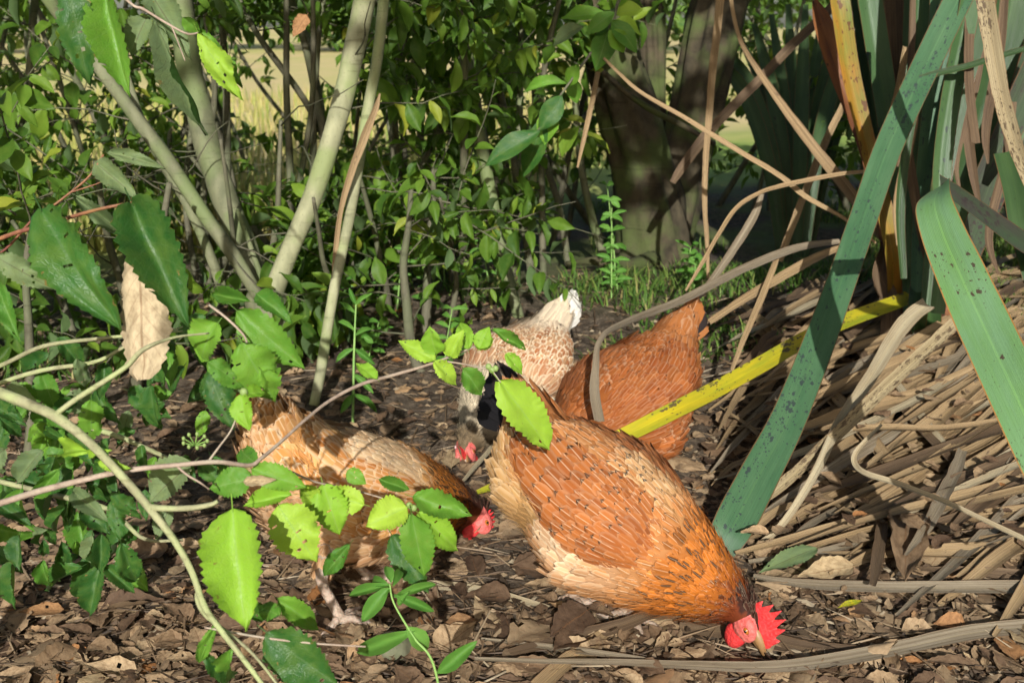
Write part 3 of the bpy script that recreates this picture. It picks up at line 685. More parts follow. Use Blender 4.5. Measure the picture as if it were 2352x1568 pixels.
fleaf([(2088, 720, 2.2, 34), (2084, 540, 2.2, 36), (2098, 330, 2.2, 40), (2106, 150, 2.2, 44), (2112, -10, 2.2, 46), (2120, -200, 2.2, 44)], 'flax_green', fold=.5)
fleaf([(2105, 700, 2.15, 36), (2112, 520, 2.15, 42), (2130, 330, 2.15, 48), (2148, 160, 2.15, 52), (2160, -10, 2.15, 56), (2175, -200, 2.15, 54)], 'flax_blue', fold=.4)
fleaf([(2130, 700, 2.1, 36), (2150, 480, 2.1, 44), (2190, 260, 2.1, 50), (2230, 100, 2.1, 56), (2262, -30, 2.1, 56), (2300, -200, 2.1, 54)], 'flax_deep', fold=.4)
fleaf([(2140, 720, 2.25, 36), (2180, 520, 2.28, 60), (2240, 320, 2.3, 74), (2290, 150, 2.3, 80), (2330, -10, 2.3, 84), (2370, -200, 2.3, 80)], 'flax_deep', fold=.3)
fleaf([(2160, 740, 2.3, 40), (2230, 540, 2.35, 74), (2310, 330, 2.4, 86), (2380, 150, 2.4, 90), (2450, -40, 2.4, 90)], 'flax_purple', fold=.25)
fleaf([(2150, 720, 2.0, 34), (2165, 560, 2.0, 40), (2160, 400, 2.0, 44), (2180, 230, 2.0, 46), (2215, 60, 2.0, 48), (2240, -80, 2.0, 46)], 'flax_green', fold=.45)
fleaf([(2074, 640, 1.98, 16), (2066, 480, 1.98, 22), (2082, 330, 1.98, 22), (2104, 230, 1.98, 20), (2114, 182, 1.98, 14)], 'flax_deep', fold=.6)
fleaf([(2112, 182, 1.98, 14), (2150, 170, 1.97, 15), (2230, 150, 1.95, 15), (2300, 128, 1.93, 14), (2400, 100, 1.9, 12)], 'flax_deep', 'thin dark leaf bent over at a right angle', fold=.4)
fleaf([(2310, 350, 1.7, 52), (2330, 430, 1.68, 52), (2345, 520, 1.66, 50), (2375, 640, 1.64, 48)], 'flax_deep', fold=.3, nh=(-.4, -1, .2))
fleaf([(2250, 420, 2.2, 40), (2300, 330, 2.2, 60), (2360, 200, 2.2, 70), (2430, 60, 2.2, 70)], 'flax_purple', fold=.2)
# folded leaf near the camera
fleaf([(2480, 1200, 1.02, 128), (2400, 1050, 1.05, 128), (2325, 890, 1.1, 126), (2262, 755, 1.16, 122), (2205, 630, 1.21, 112), (2163, 530, 1.26, 98), (2146, 466, 1.3, 78), (2160, 428, 1.34, 56)], 'flax_lime', 'broad spotted leaf folded over, its green face up', nh=[(-.25, -.75, .7)] * 6 + [(-.3, .1, 1), (-.2, .7, .7)], fold=.14, n=40)
fleaf([(2160, 428, 1.34, 56), (2190, 445, 1.38, 54), (2255, 490, 1.46, 56), (2330, 545, 1.54, 60), (2400, 590, 1.62, 62), (2520, 680, 1.72, 60)], 'flax_purple', 'purplish underside of the folded leaf', nh=(.25, -.85, .5), fold=.14)
# the fallen yellow leaf
fleaf([(2090, 680, 2.2, 28), (2060, 695, 2.15, 34), (1950, 735, 2.02, 37), (1850, 780, 1.9, 38), (1740, 843, 1.78, 40), (1640, 898, 1.7, 41), (1540, 948, 1.62, 41), (1430, 1003, 1.58, 38), (1330, 1045, 1.57, 34), (1220, 1088, 1.58, 28), (1150, 1112, 1.6, 24), (1095, 1130, 1.62, 10)], 'flax_yellow', 'yellow leaf with dark blotches lying across behind the speckled hen', nh=(.1, -.75, .75), fold=.3, n=44)
# more blades fill the fan: dark green ones behind, brown dead ones between
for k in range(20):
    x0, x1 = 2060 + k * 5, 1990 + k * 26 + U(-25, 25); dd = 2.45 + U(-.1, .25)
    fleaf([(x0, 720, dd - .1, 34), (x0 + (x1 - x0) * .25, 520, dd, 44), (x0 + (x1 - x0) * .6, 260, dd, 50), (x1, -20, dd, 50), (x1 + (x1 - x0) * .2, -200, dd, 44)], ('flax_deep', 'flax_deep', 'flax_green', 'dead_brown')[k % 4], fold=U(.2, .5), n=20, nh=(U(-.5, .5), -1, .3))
for k in range(9):
    x0 = U(2060, 2330); y0 = U(-20, 250); x1 = x0 + U(-90, 60)
    fleaf([(x0, y0, 2.13, 18), (x0 + (x1 - x0) * .3, y0 + 130, 2.13, 22), (x1, y0 + 300, 2.12, 20), (x1 + U(-25, 25), y0 + U(380, 460), 2.12, 5)], random.choice(['dead_brown', 'dead_tan', 'dead_brown']), fold=.5, n=18, nh=(U(-.6, .6), -1, 0))
# butt of the fan
for k in range(9):
    x0 = 2040 + k * 16
    fleaf([(x0 + U(-10, 10), 770 + U(-10, 30), 2.22 + U(-.1, .1), 40), (x0, 700, 2.22 + U(-.1, .1), 46), (x0 + U(-25, 25), 610 + U(-40, 20), 2.25, 38), (x0 + U(-40, 40), 540 + U(-60, 20), 2.28, 26)], random.choice(['dead_brown', 'flax_brown', 'flax_deep']), fold=.5)

# darker flax behind
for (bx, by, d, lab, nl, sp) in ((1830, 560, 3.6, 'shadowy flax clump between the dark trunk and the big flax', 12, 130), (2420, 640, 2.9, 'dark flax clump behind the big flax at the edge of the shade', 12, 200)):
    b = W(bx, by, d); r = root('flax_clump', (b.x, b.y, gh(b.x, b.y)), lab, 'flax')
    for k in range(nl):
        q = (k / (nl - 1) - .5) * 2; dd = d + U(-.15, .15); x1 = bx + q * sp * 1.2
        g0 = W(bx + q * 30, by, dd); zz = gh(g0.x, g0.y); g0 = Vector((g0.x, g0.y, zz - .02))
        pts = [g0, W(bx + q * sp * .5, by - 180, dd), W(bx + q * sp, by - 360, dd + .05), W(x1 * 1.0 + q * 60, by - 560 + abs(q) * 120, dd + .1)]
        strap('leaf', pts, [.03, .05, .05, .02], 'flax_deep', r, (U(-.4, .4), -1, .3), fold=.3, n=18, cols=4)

# ---- dead flax leaves: traced individuals
def dead(pts, mat, label, lift=None, nh=(0, -.7, .8), **k):
    o = pxstrap('dead_flax_leaf', pts, mat, None, nh, ragged=.25, **k); return tag(o, label, 'leaf', 'dead flax leaves')
def deadg(pts, mat, label, lift=.012, **k):          # lying on the ground: (px, py, width_px[, extra lift])
    P = []; Wd = []
    for q in pts:
        g = G(q[0], q[1], lift + (q[3] if len(q) > 3 else 0)); d = (g - CAM).dot(FWD); P.append(g); Wd.append(q[2] * d / F)
    o = strap('dead_flax_leaf', P, Wd, mat, None, (0, -.35, 1), ragged=.25, **k); return tag(o, label, 'leaf', 'dead flax leaves')
dead([(1385, 135, 2.15, 8), (1420, 170, 2.15, 10), (1470, 215, 2.15, 12), (1568, 272, 2.15, 14), (1628, 310, 2.15, 16), (1718, 365, 2.15, 17), (1793, 410, 2.15, 17), (1848, 455, 2.14, 16), (1938, 505, 2.12, 12), (2010, 560, 2.14, 8)], 'dead_tan', 'long tan dead leaf arching from the dark trunk down to the flax', fold=.8, n=40)
dead([(1674, -60, 2.3, 9), (1680, 10, 2.3, 10), (1692, 70, 2.3, 11), (1708, 112, 2.3, 13), (1745, 172, 2.3, 18), (1805, 258, 2.3, 25), (1862, 335, 2.3, 31), (1925, 415, 2.3, 36), (1975, 480, 2.3, 34), (2035, 560, 2.3, 28)], 'dead_tan', 'tan dead leaf widening as it curves down into the flax', fold=.4, n=40)
dead([(1658, -60, 2.45, 20), (1648, 60, 2.45, 19), (1636, 160, 2.45, 18), (1628, 270, 2.45, 16), (1620, 370, 2.45, 14), (1618, 470, 2.45, 12), (1624, 560, 2.45, 10), (1626, 640, 2.43, 6)], 'dead_tan', 'dead leaf hanging straight down beside the dark trunk', fold=.5)
dead([(1545, 420, 2.75, 14), (1568, 385, 2.75, 22), (1632, 300, 2.75, 25), (1740, 190, 2.75, 24), (1815, 110, 2.75, 24), (1880, 50, 2.75, 24), (1960, -30, 2.75, 22)], 'dead_brown', 'broad brown dead leaf slanting across behind the flax', fold=.3)
dead([(1790, 600, 2.55, 16), (1812, 540, 2.55, 17), (1850, 440, 2.55, 18), (1890, 340, 2.55, 18), (1935, 245, 2.55, 16), (1980, 150, 2.55, 14)], 'dead_tan', 'narrow tan leaf leaning up against the flax clump', fold=.4)
dead([(2000, 396, 2.1, 12), (1930, 402, 2.1, 13), (1860, 415, 2.1, 14), (1790, 430, 2.1, 13), (1740, 447, 2.08, 12), (1690, 480, 2.06, 11), (1650, 540, 2.02, 10), (1610, 610, 1.98, 9), (1575, 668, 1.96, 5)], 'dead_tan', 'dead leaf reaching out level from the flax then drooping', fold=.6, n=36)
dead([(1750, 445, 2.2, 10), (1735, 490, 2.2, 18), (1700, 550, 2.18, 20), (1660, 610, 2.14, 18), (1620, 665, 2.1, 15), (1590, 700, 2.08, 8)], 'dead_grey', 'pinkish grey dead leaf hanging by its tip over the turf', fold=.3)
dead([(1378, 968, 1.56, 24), (1366, 900, 1.56, 24), (1369, 835, 1.57, 17), (1373, 795, 1.59, 14), (1386, 772, 1.61, 15), (1405, 757, 1.64, 18), (1470, 728, 1.74, 22), (1568, 690, 1.86, 23), (1680, 632, 2.0, 24), (1780, 588, 2.1, 24), (1850, 566, 2.16, 22), (1930, 555, 2.2, 16)], 'dead_grey', 'kinked pale grey dead leaf bending down in front of the rust brown hen', nh=[(-.3, -1, .1)] * 3 + [(-.3, -.8, .5)] * 3 + [(0, -.6, .8)] * 6, fold=.25, n=44)
dead([(1600, 760, 1.95, 12), (1690, 700, 2.02, 20), (1790, 640, 2.1, 24), (1880, 590, 2.15, 22), (1960, 560, 2.2, 14)], 'dead_tan', 'tan leaf on the pile just below the kinked grey leaf', fold=.3)
dead([(1680, 850, 1.9, 10), (1710, 770, 1.96, 16), (1745, 690, 2.02, 18), (1775, 615, 2.08, 16), (1790, 580, 2.12, 8)], 'dead_tan', 'short upright tan leaf propped against the pile', fold=.3, nh=(.3, -1, .3))
dead([(2400, 1262, 1.26, 16), (2352, 1240, 1.28, 16), (2260, 1196, 1.32, 15), (2168, 1153, 1.36, 15), (2060, 1112, 1.4, 16), (1985, 1088, 1.43, 17), (1962, 1065, 1.45, 15), (1965, 1040, 1.46, 12), (1990, 1010, 1.47, 10), (2025, 975, 1.5, 6)], 'dead_pale', 'bleached narrow leaf with a kinked end standing clear of the pile', fold=.7, n=44)
dead([(2130, 700, 1.95, 36), (2085, 735, 1.9, 38), (2045, 790, 1.84, 36), (1990, 880, 1.74, 30), (1930, 965, 1.66, 24), (1868, 1094, 1.56, 20), (1783, 1219, 1.5, 16), (1700, 1270, 1.5, 8)], 'dead_pale', 'silvery leaf running from the flax base down beside the blue green leaf', fold=.4, n=36)
dead([(2240, 700, 1.75, 30), (2148, 785, 1.72, 32), (2018, 905, 1.66, 32), (1893, 1024, 1.62, 30), (1783, 1124, 1.6, 26), (1700, 1180, 1.6, 12)], 'dead_speckled', 'broad spotted tan leaf on top of the pile', fold=.3, n=36)
dead([(2236, -120, 1.6, 40), (2262, 0, 1.6, 40), (2280, 110, 1.6, 40), (2300, 220, 1.6, 38), (2325, 310, 1.58, 34), (2345, 370, 1.56, 30), (2390, 470, 1.54, 30)], 'dead_speckled', 'speckled bleached dead leaf hanging in front of the flax fan', nh=(-.5, -1, .1), fold=.3)
dead([(872, 215, 2.02, 4), (862, 250, 2.02, 14), (838, 310, 2.03, 20), (805, 400, 2.04, 17), (783, 480, 2.05, 12), (772, 560, 2.06, 12), (765, 640, 2.06, 10)], 'dead_tan', 'pinkish dead strap leaf caught against the slender pale stem', nh=(.4, -1, 0), fold=.4)
dead([(1372, 165, 2.3, 14), (1360, 230, 2.3, 13), (1342, 310, 2.3, 12), (1326, 385, 2.3, 5)], 'dead_tan', 'short tan leaf tip hanging before the dark trunk', nh=(.3, -1, 0), fold=.4)
dead([(2240, 330, 1.9, 20), (2225, 200, 1.95, 22), (2225, 60, 2.0, 22), (2232, -60, 2.0, 22)], 'dead_brown', 'thin brown dead leaf standing among the flax blades', fold=.4)
deadg([(1090, 1512, 10), (1250, 1518, 14), (1400, 1520, 18), (1568, 1527, 24), (1793, 1531, 34), (2018, 1498, 40), (2218, 1455, 42), (2352, 1440, 42), (2440, 1430, 40)], 'dead_grey', 'long pale leaf lying in front of the pecking speckled hen', lift=.016, fold=.2, n=44)
deadg([(1560, 1440, 30), (1700, 1456, 44), (1850, 1488, 46), (2000, 1500, 36), (2100, 1500, 12)], 'dead_brown', 'dull brown leaf under the beak of the speckled hen', lift=.008, fold=.12)
deadg([(1730, 1322, 14), (1800, 1336, 26), (1888, 1345, 32), (2068, 1350, 36), (2352, 1350, 40), (2460, 1352, 38)], 'dead_grey', 'long grey leaf lying level beyond the red comb', lift=.014, fold=.25, n=36)
deadg([(2026, 1200, 24), (2020, 1250, 28), (2012, 1300, 26), (2004, 1345, 14)], 'dead_brown', 'short dark leaf piece lying across the long grey leaf', lift=.028)
deadg([(905, 1336, 14), (980, 1342, 27), (1085, 1352, 27), (1165, 1370, 24), (1230, 1386, 16), (1262, 1392, 5)], 'dead_pale', 'pale cream leaf on bare soil between the hens', lift=.008, fold=.15)
deadg([(1170, 1498, 20), (1284, 1470, 38), (1400, 1444, 38), (1470, 1420, 36, .015), (1520, 1396, 30, .03), (1560, 1368, 8, .045)], 'dead_brown', 'split brown leaf before the feet of the speckled hen', lift=.012, fold=.12)
deadg([(1236, 1580, 46), (1290, 1530, 44), (1335, 1498, 42), (1385, 1458, 30)], 'dead_tan', 'wide tan leaf end lying at the very front', lift=.01, fold=.3)
deadg([(1105, 1466, 8), (1250, 1484, 17), (1400, 1504, 18), (1560, 1528, 14)], 'dead_grey', 'thin grey leaf strip lying over the soil', lift=.012, fold=.3)
deadg([(1065, 1105, 10), (1098, 1066, 14), (1130, 1030, 14), (1172, 985, 10)], 'dead_pale', 'pale dry strip behind the head of the buff hen', lift=.03, fold=.5)
deadg([(1690, 1270, 12), (1830, 1235, 26), (1980, 1190, 30), (2140, 1120, 30), (2330, 1010, 28)], 'dead_tan', 'tan leaf on the pile reaching to the shadow of the folded leaf', lift=.02, fold=.3, n=36)
deadg([(1720, 1290, 12), (1900, 1265, 22), (2080, 1210, 26), (2300, 1130, 30)], 'dead_grey', 'grey leaf low on the pile beside the fallen green leaf', lift=.012, fold=.3, n=36)

# ---- the pile: many more dead leaves radiating from the flax
def pile_leaf(x, y, ang, L, wd, lift, mat):
    n = 5; pts = []; bend = rng.normal(0, .16)
    for k in range(n):
        t = k / (n - 1) - .5; a = ang + bend * t
        px_, py_ = x + math.cos(ang) * L * t - math.sin(ang) * bend * L * t * t * .5, y + math.sin(ang) * L * t + math.cos(ang) * bend * L * t * t * .5
        pts.append((px_, py_, max(gh(px_, py_), .0) + lift + .02 * (U(-.3, .5))))
    Wd = [wd * .75, wd, wd, wd * .85, wd * .2]
    o = strap('dead_flax_leaf', pts, Wd, mat, None, (U(-.35, .35), U(-.5, .1), 1), fold=U(.1, .5), n=18, cols=4, ragged=.3, roll=[0, 0, U(-.3, .3), U(-.5, .5), U(-.6, .6)])
    return tag(o, 'weathered dead flax leaf in the heap around the flax base', 'leaf', 'dead flax leaves in the heap')
cnt = 0
tries = 0
while cnt < 205 and tries < 4000:
    tries += 1
    px_, py_ = U(1560, 2480), U(600, 1420)
    if py_ < 790 - (px_ - 1560) * .45: continue
    if py_ < 640 and px_ < 1850: continue
    if py_ > 1270 and U(0, 1) < .65: continue
    g = G(px_, py_)
    if g.y > 3.0: continue
    # direction: radial from the flax foot with scatter
    sl_ = rng.normal(.66, .28) if py_ < 1230 else rng.normal(.05, .13)
    if U(0, 1) < .14 and py_ < 1120: sl_ = U(-1.5, 2)
    g2 = G(px_ - 70, py_ + 70 * sl_); ang = math.atan2(g2.y - g.y, g2.x - g.x)
    L_ = U(.4, 1.1) if px_ > 1800 else U(.25, .6); ends = [proj((g.x + math.cos(ang) * L_ * q, g.y + math.sin(ang) * L_ * q, .03)) for q in np.linspace(-.5, .5, 9)]
    if any(1560 < e[0] < 1880 and 1290 < e[1] < 1540 for e in ends) or any(e[0] < 1600 and e[1] > 700 for e in ends) or any(e[0] < 1690 and e[1] > 1120 for e in ends): continue
    pile_leaf(g.x, g.y, ang, L_, U(.012, .034), U(.003, .032) * (1 if py_ < 1200 else .4), random.choice(['dead_tan', 'dead_tan', 'dead_tan', 'dead_grey', 'dead_brown', 'dead_pale' if U(0, 1) < .5 else 'dead_tan']))
    cnt += 1

# ------------------------------------------------------------------ hens
FR = np.array([0, .2, .42, .64, .82, .93, 1.0]); FWp = np.array([.35, .75, .97, 1.0, .86, .58, .12]); FU = np.array([-1, -.5, 0, .5, 1.0])
def feathers(P, Nn, Dr, L, Wd, lift, curv, col, par, rs, rag=.2):
    """vectorised feather vanes: roots P, surface normals, tip directions, lengths, half widths"""
    n = len(P); S = np.cross(Dr, Nn); K = len(FR) * len(FU)
    V = np.zeros((n, len(FR), len(FU), 3)); tw = rs.normal(0, .10, n)
    for i, v in enumerate(FR):
        c = P + Dr * (L * v)[:, None] + Nn * (lift * L * (v - .08) - curv * L * L * v * v)[:, None]
        for j, u in enumerate(FU):
            wob = 1 + rs.normal(0, rag, n) * (abs(u) > .9)
            end = (rs.normal(0, .03, n) - .05 * abs(u) * (v > .9)) * L
            V[:, i, j] = c + S * (u * Wd * FWp[i] * wob)[:, None] + Nn * ((-.22 * u * u + tw * u) * Wd * FWp[i])[:, None] + Dr * (end * (v > .8))[:, None]
    a, b = len(FR), len(FU)
    q = np.array([[i * b + j, i * b + j + 1, (i + 1) * b + j + 1, (i + 1) * b + j] for i in range(a - 1) for j in range(b - 1)])
    Fq = (q[None] + (np.arange(n) * K)[:, None, None]).reshape(-1, 4)
    uv = np.array([(u * .5 + .5, v) for v in FR for u in FU])
    return V.reshape(-1, 3), Fq, np.tile(uv, (n, 1)), {'fcol': np.repeat(col, K, 0), 'fpar': np.repeat(par, K, 0)}
def c4(c): return np.array([*c, 1.0])
def blob(name, ctr, ax, rad, mat, parent, n=14, m=10, shape=None):
    V = []; Fc = []
    for i in range(m + 1):
        th = math.pi * i / m
        for k in range(n):
            ph = 2 * math.pi * k / n; q = np.array([math.cos(th), math.sin(th) * math.cos(ph), math.sin(th) * math.sin(ph)])
            if shape: q = shape(q)
            V.append(np.array(ctr) + sum(np.array(ax[j]) * (q[j] * rad[j]) for j in range(3)))
    for i in range(m):
        for k in range(n): Fc.append([i * n + k, i * n + (k + 1) % n, (i + 1) * n + (k + 1) % n, (i + 1) * n + k])
    return obj(name, mesh(name, V, Fc, None, None, [M[mat]]), parent)

def hen(name, label, st, tail, colf, tailcol, feet, wing=(.16, .72), comb=(.045, .036), seed=0, beak=None, latk=1.0, bodyz=None, dens=1.0, tail_len=None, headup=None, fan=(.15, .26), ncov=130, tipd=(0,), fs=1.0, tw=.0165, tk=1.04):
    rs = np.random.default_rng(seed)
    bx, by, bd = beak; gd = (G(bx, by) - CAM).dot(FWD) - .004; sh = gd - bd
    sh = max(-.12, min(.12, sh)); st = [(a, b, h, d + sh, k_) for a, b, h, d, k_ in st]; beak = W(bx, by, bd + sh); tail = (tail[0], tail[1], tail[2] + sh)
    C = smooth([list(W(a, b, d)) + [h * d / F - .004, k_ * latk] for a, b, h, d, k_ in st], 90)
    P = C[:, :3]; RB = np.maximum(C[:, 3], .006); RA = RB * C[:, 4]
    arc = np.concatenate([[0], np.cumsum(np.linalg.norm(np.diff(P, axis=0), axis=1))]); TL = arc[-1]; sn_of = arc / TL
    head = P[-1]; hd = P[-1] - P[0]; hd[2] = 0; hd = norm(hd)
    T = norm(np.gradient(P, axis=0)); lat0 = np.cross(hd, [0, 0, 1.0])
    LA = norm(lat0[None] - T * (T @ lat0)[:, None]); UPv = np.cross(LA, T)
    w0, w1 = wing
    def bulge(sn, ph):                                                 # folded wings round out the flanks
        a = abs(ph); return .010 * math.exp(-((sn - .42) / .2) ** 2) * math.exp(-((a - 1.0) / .45) ** 2) + .016 * math.exp(-((sn - .47) / .10) ** 2) * math.exp(-((a - 2.0) / .40) ** 2) - .008 * math.exp(-((sn - .30) / .05) ** 2) * math.exp(-((a - 2.1) / .5) ** 2) + .006 * math.exp(-((sn - .17) / .07) ** 2) * math.exp(-((a - 2.4) / .6) ** 2)
    def at(sn, ph, off=0.0):
        x = np.interp(sn, sn_of, np.arange(len(P))); i = int(min(x, len(P) - 2)); f = x - i
        L_ = lambda A_: A_[i] * (1 - f) + A_[i + 1] * f
        c, la, up_, ra, rb = L_(P), L_(LA), L_(UPv), L_(RA), L_(RB)
        sx, cx = math.sin(ph), math.cos(ph); b = bulge(sn, ph) + off
        return c + la * sx * (ra + b) + up_ * cx * (rb + b)
    def surf(sn, ph):
        e = .012; p = at(sn, ph); ds = at(min(1, sn + e), ph) - at(max(0, sn - e), ph); dp = at(sn, ph + .05) - at(sn, ph - .05)
        n_ = norm(np.cross(dp, ds)); c = at(sn, 0) * .5 + at(sn, math.pi) * .5
        if np.dot(n_, p - c) < 0: n_ = -n_
        return p, n_, norm(-ds)
    foot_mid = np.mean([np.array(f) for f in feet], axis=0)
    r = root(name, (foot_mid[0], foot_mid[1], foot_mid[2]), label, 'hen', 'hens foraging in the leaf litter')
    # continuous body
    SD = 36; sv = np.concatenate([np.linspace(0, .9, 46), np.linspace(.91, 1, 12)]); V = []; fc = []; fp = []
    for s in sv:
        for k in range(SD):
            ph = 2 * math.pi * k / SD; ph = ph if ph <= math.pi else ph - 2 * math.pi
            V.append(at(s, ph) - 0); c, p_ = colf(s, ph, rs); fc.append(c4(np.array(c) * .8)); fp.append((0, 0, 0, 0))
    n = len(sv); Fc = [[i * SD + k, i * SD + (k + 1) % SD, (i + 1) * SD + (k + 1) % SD, (i + 1) * SD + k] for i in range(n - 1) for k in range(SD)]
    Fc += [list(range(SD))[::-1], [(n - 1) * SD + k for k in range(SD)]]
    FACE = .945
    fm = [1 if (sv[min(i // SD, n - 1)] > FACE and not (abs(((i % SD) + .5) / SD * 2 * math.pi - (0 if (i % SD) < SD / 2 else 2 * math.pi)) < .55)) else 0 for i in range(len(Fc))]
    fm[-1] = 1; fm[-2] = 0
    body = obj('body', mesh('body', V, Fc, [(0.5, .2)] * len(V), {'fcol': fc, 'fpar': fp}, [M['feather'], M['face']], True, fm), r)
    # plumage rows
    F_ = dict(P=[], N=[], D=[], L=[], W=[], l=[], c=[], col=[], par=[])
    sn = .015; row = 0
    while sn < .985:
        if sn < .12: L, Wd, lf, cv = .034, .0075, .20, 1.5
        elif sn < .62: L, Wd, lf, cv = .033, .0084, .17, 2.4
        elif sn < .74: L, Wd, lf, cv = .031, .0066, .17, 2.4
        elif sn < .9: L, Wd, lf, cv = .030 - .010 * (sn - .74) / .16, .0044, .18, 2.2
        else: L, Wd, lf, cv = .020, .0027, .30, 2.0
        L *= fs; Wd *= fs
        i = int(np.interp(sn, sn_of, np.arange(len(P)))); circ = math.pi * (3 * (RA[i] + RB[i]) - math.sqrt((3 * RA[i] + RB[i]) * (RA[i] + 3 * RB[i])))
        m = max(8, int(circ / (Wd * 1.25) * dens))
        for k in range(m):
            ph = ((k + .5 * (row % 2) + rs.normal(0, .14)) / m * 2 - 1) * math.pi
            s2 = min(.99, max(0, sn + rs.normal(0, .006)))
            if s2 > FACE - .01 and abs(ph) > .75: continue
            p, n_, d_ = surf(s2, ph); c, pr = colf(s2, ph, rs)
            Lk, Wk, lk = L, Wd, lf
            if s2 < .32 and abs(ph) > 1.7: Lk, Wk, lk = L * 1.25, Wd * 1.3, lf * 1.5    # loose fluff round the vent
            if .25 < s2 < .7 and abs(ph) > 1.9: Lk, Wk = L * 1.15, Wd * 1.15
            F_['P'].append(p - n_ * .0015); F_['N'].append(n_); jd = norm(d_ + np.cross(n_, d_) * rs.normal(0, .15)); F_['D'].append(jd)
            F_['L'].append(Lk * rs.uniform(.75, 1.2)); F_['W'].append(Wk * rs.uniform(.75, 1.2)); F_['l'].append(lk * rs.uniform(.7, 1.4)); F_['c'].append(cv)
            j = rs.normal(1, .09 if s2 < .68 else .22); F_['col'].append(c4(np.clip(np.array(c) * j, 0, .95))); F_['par'].append(pr)
        sn += L * (.36 if sn < .7 else .30) / TL; row += 1
    A_ = {k: np.array(v, float) for k, v in F_.items()}
    V, Fq, uv, at_ = feathers(A_['P'], A_['N'], A_['D'], A_['L'], A_['W'], A_['l'], A_['c'], A_['col'], A_['par'], rs)
    stuff(obj('plumage', mesh('plumage', V, Fq, uv, at_, [M['feather']]), body))
    dv, df, dc, dp = [], [], [], []
    for k in range(5200):
        s2 = rs.uniform(.02, .92); ph = rs.uniform(-math.pi, math.pi)
        fl_ = 1.0 if (s2 < .34 and abs(ph) > 1.2) or abs(ph) > 1.9 else .0
        if fl_ == 0 and rs.random() < .35: continue
        p, n_, d_ = surf(s2, ph); sd_ = np.cross(n_, d_); c, _ = colf(s2, ph, rs)
        l = (rs.uniform(.012, .026) if fl_ else rs.uniform(.006, .013)) * fs; w_ = .00045 * rs.uniform(.6, 1.4)
        p = p + n_ * (rs.uniform(.002, .006)); d2 = norm(d_ + sd_ * rs.normal(0, .35) + n_ * rs.uniform(.05, .45)); b = len(dv)
        q = p + d2 * l * .6; e = p + d2 * l + np.array([0, 0, -.15 * l]) + sd_ * rs.normal(0, .1) * l
        dv += [p - sd_ * w_, p + sd_ * w_, q + sd_ * w_ * .8, q - sd_ * w_ * .8, e]; df += [[b, b + 1, b + 2, b + 3], [b + 3, b + 2, b + 4]]
        dc += [c4(np.clip(np.array(c) * rs.uniform(1.0, 1.3), 0, .9))] * 5; dp += [(0, 0, 0, 0)] * 5
    stuff(obj('down', mesh('down', dv, df, [(.5, .3)] * len(dv), {'fcol': dc, 'fpar': dp}, [M['feather']]), body))
    # wings: a rounded shell with covert rows, free flight feathers behind
    for sg in (1, -1):
        def wsurf(a, b):                                               # a: 0 wing tip .. 1 shoulder, b: -1 upper edge .. 1 lower edge
            s = w0 + (w1 - w0) * a; hw = .52 * (min(1, .35 + a * 1.5)) * (1 - max(0, a - .72) * 1.6)
            ph = (.96 - .06 * (1 - a) + b * hw); return s, ph * sg
        def woff(a, b): b = max(-1, min(1, b)); return -.006 * max(0, (a - .8) / .1) + .013 * min(1, ((b + 1) / 1.3)) ** 1.2 * max(0, 1 - b ** 8) ** .5 * min(1, 4 * (1 - a) + .02)
        na, nb = 22, 12; V = []
        for i in range(na + 1):
            for j in range(nb + 1):
                a, b = i / na, j / nb * 2 - 1; s, ph = wsurf(a, b)
                V.append(at(s, ph, woff(a, b) - .001 - .016 * max(0, (a - .6) / .4)))
        Fc = [[i * (nb + 1) + j, i * (nb + 1) + j + 1, (i + 1) * (nb + 1) + j + 1, (i + 1) * (nb + 1) + j] for i in range(na) for j in range(nb)]
        cc = colf(.42, 1.2, rs)[0]
        wo_ = obj('wing', mesh('wing', V, Fc, [(.5, .2)] * len(V), {'fcol': [c4(np.array(colf(.42, 1.2, rs, True)[0]) * .7)] * len(V), 'fpar': [(0, 0, 0, 0)] * len(V)}, [M['feather']]), r)
        Q = dict(P=[], N=[], D=[], L=[], W=[], l=[], c=[], col=[], par=[])
        rows = [(a_, .022 + .022 * min(1, (1 - a_) * 1.5), .0056 + .0046 * min(1, (1 - a_) * 1.4)) for a_ in (.06, .13, .20, .28, .36, .44, .51, .57, .62, .67, .71, .75, .79, .83, .87, .90, .93, .96, .985)]
        for ri, (a, L, Wd) in enumerate(rows):
            s, _ = wsurf(a, 0); i = int(np.interp(s, sn_of, np.arange(len(P)))); hw = abs(wsurf(a, 1)[1] - wsurf(a, -1)[1]); m = max(4, int(hw * (RA[i] + .012) / (Wd * 1.15)))
            for k in range(m + 1):
                b = -1 + 2 * (k + .5 * (ri % 2)) / m + rs.normal(0, .04); b = max(-1.02, min(1.05, b)); s, ph = wsurf(min(1, a + rs.normal(0, .01)), b)
                p, n_, d_ = surf(s, ph); p = at(s, ph, woff(a, b))
                down = norm(at(s, ph + .05 * sg) - at(s, ph))
                d2 = norm(d_ - down * .10 + down * .12 * b)
                c, pr = colf(s, ph, rs, True)
                Q['P'].append(p); Q['N'].append(n_); Q['D'].append(d2); Q['L'].append(L * rs.uniform(.92, 1.08)); Q['W'].append(Wd); Q['l'].append(.14 * rs.uniform(.7, 1.4)); Q['c'].append(1.6)
                Q['col'].append(c4(np.clip(np.array(c) * rs.normal(1, .07), 0, .95))); Q['par'].append(pr)
        B_ = {k: np.array(v, float) for k, v in Q.items()}
        V, Fq, uv, at_ = feathers(B_['P'], B_['N'], B_['D'], B_['L'], B_['W'], B_['l'], B_['c'], B_['col'], B_['par'], rs, .06)
        stuff(obj('coverts', mesh('coverts', V, Fq, uv, at_, [M['feather']]), wo_))
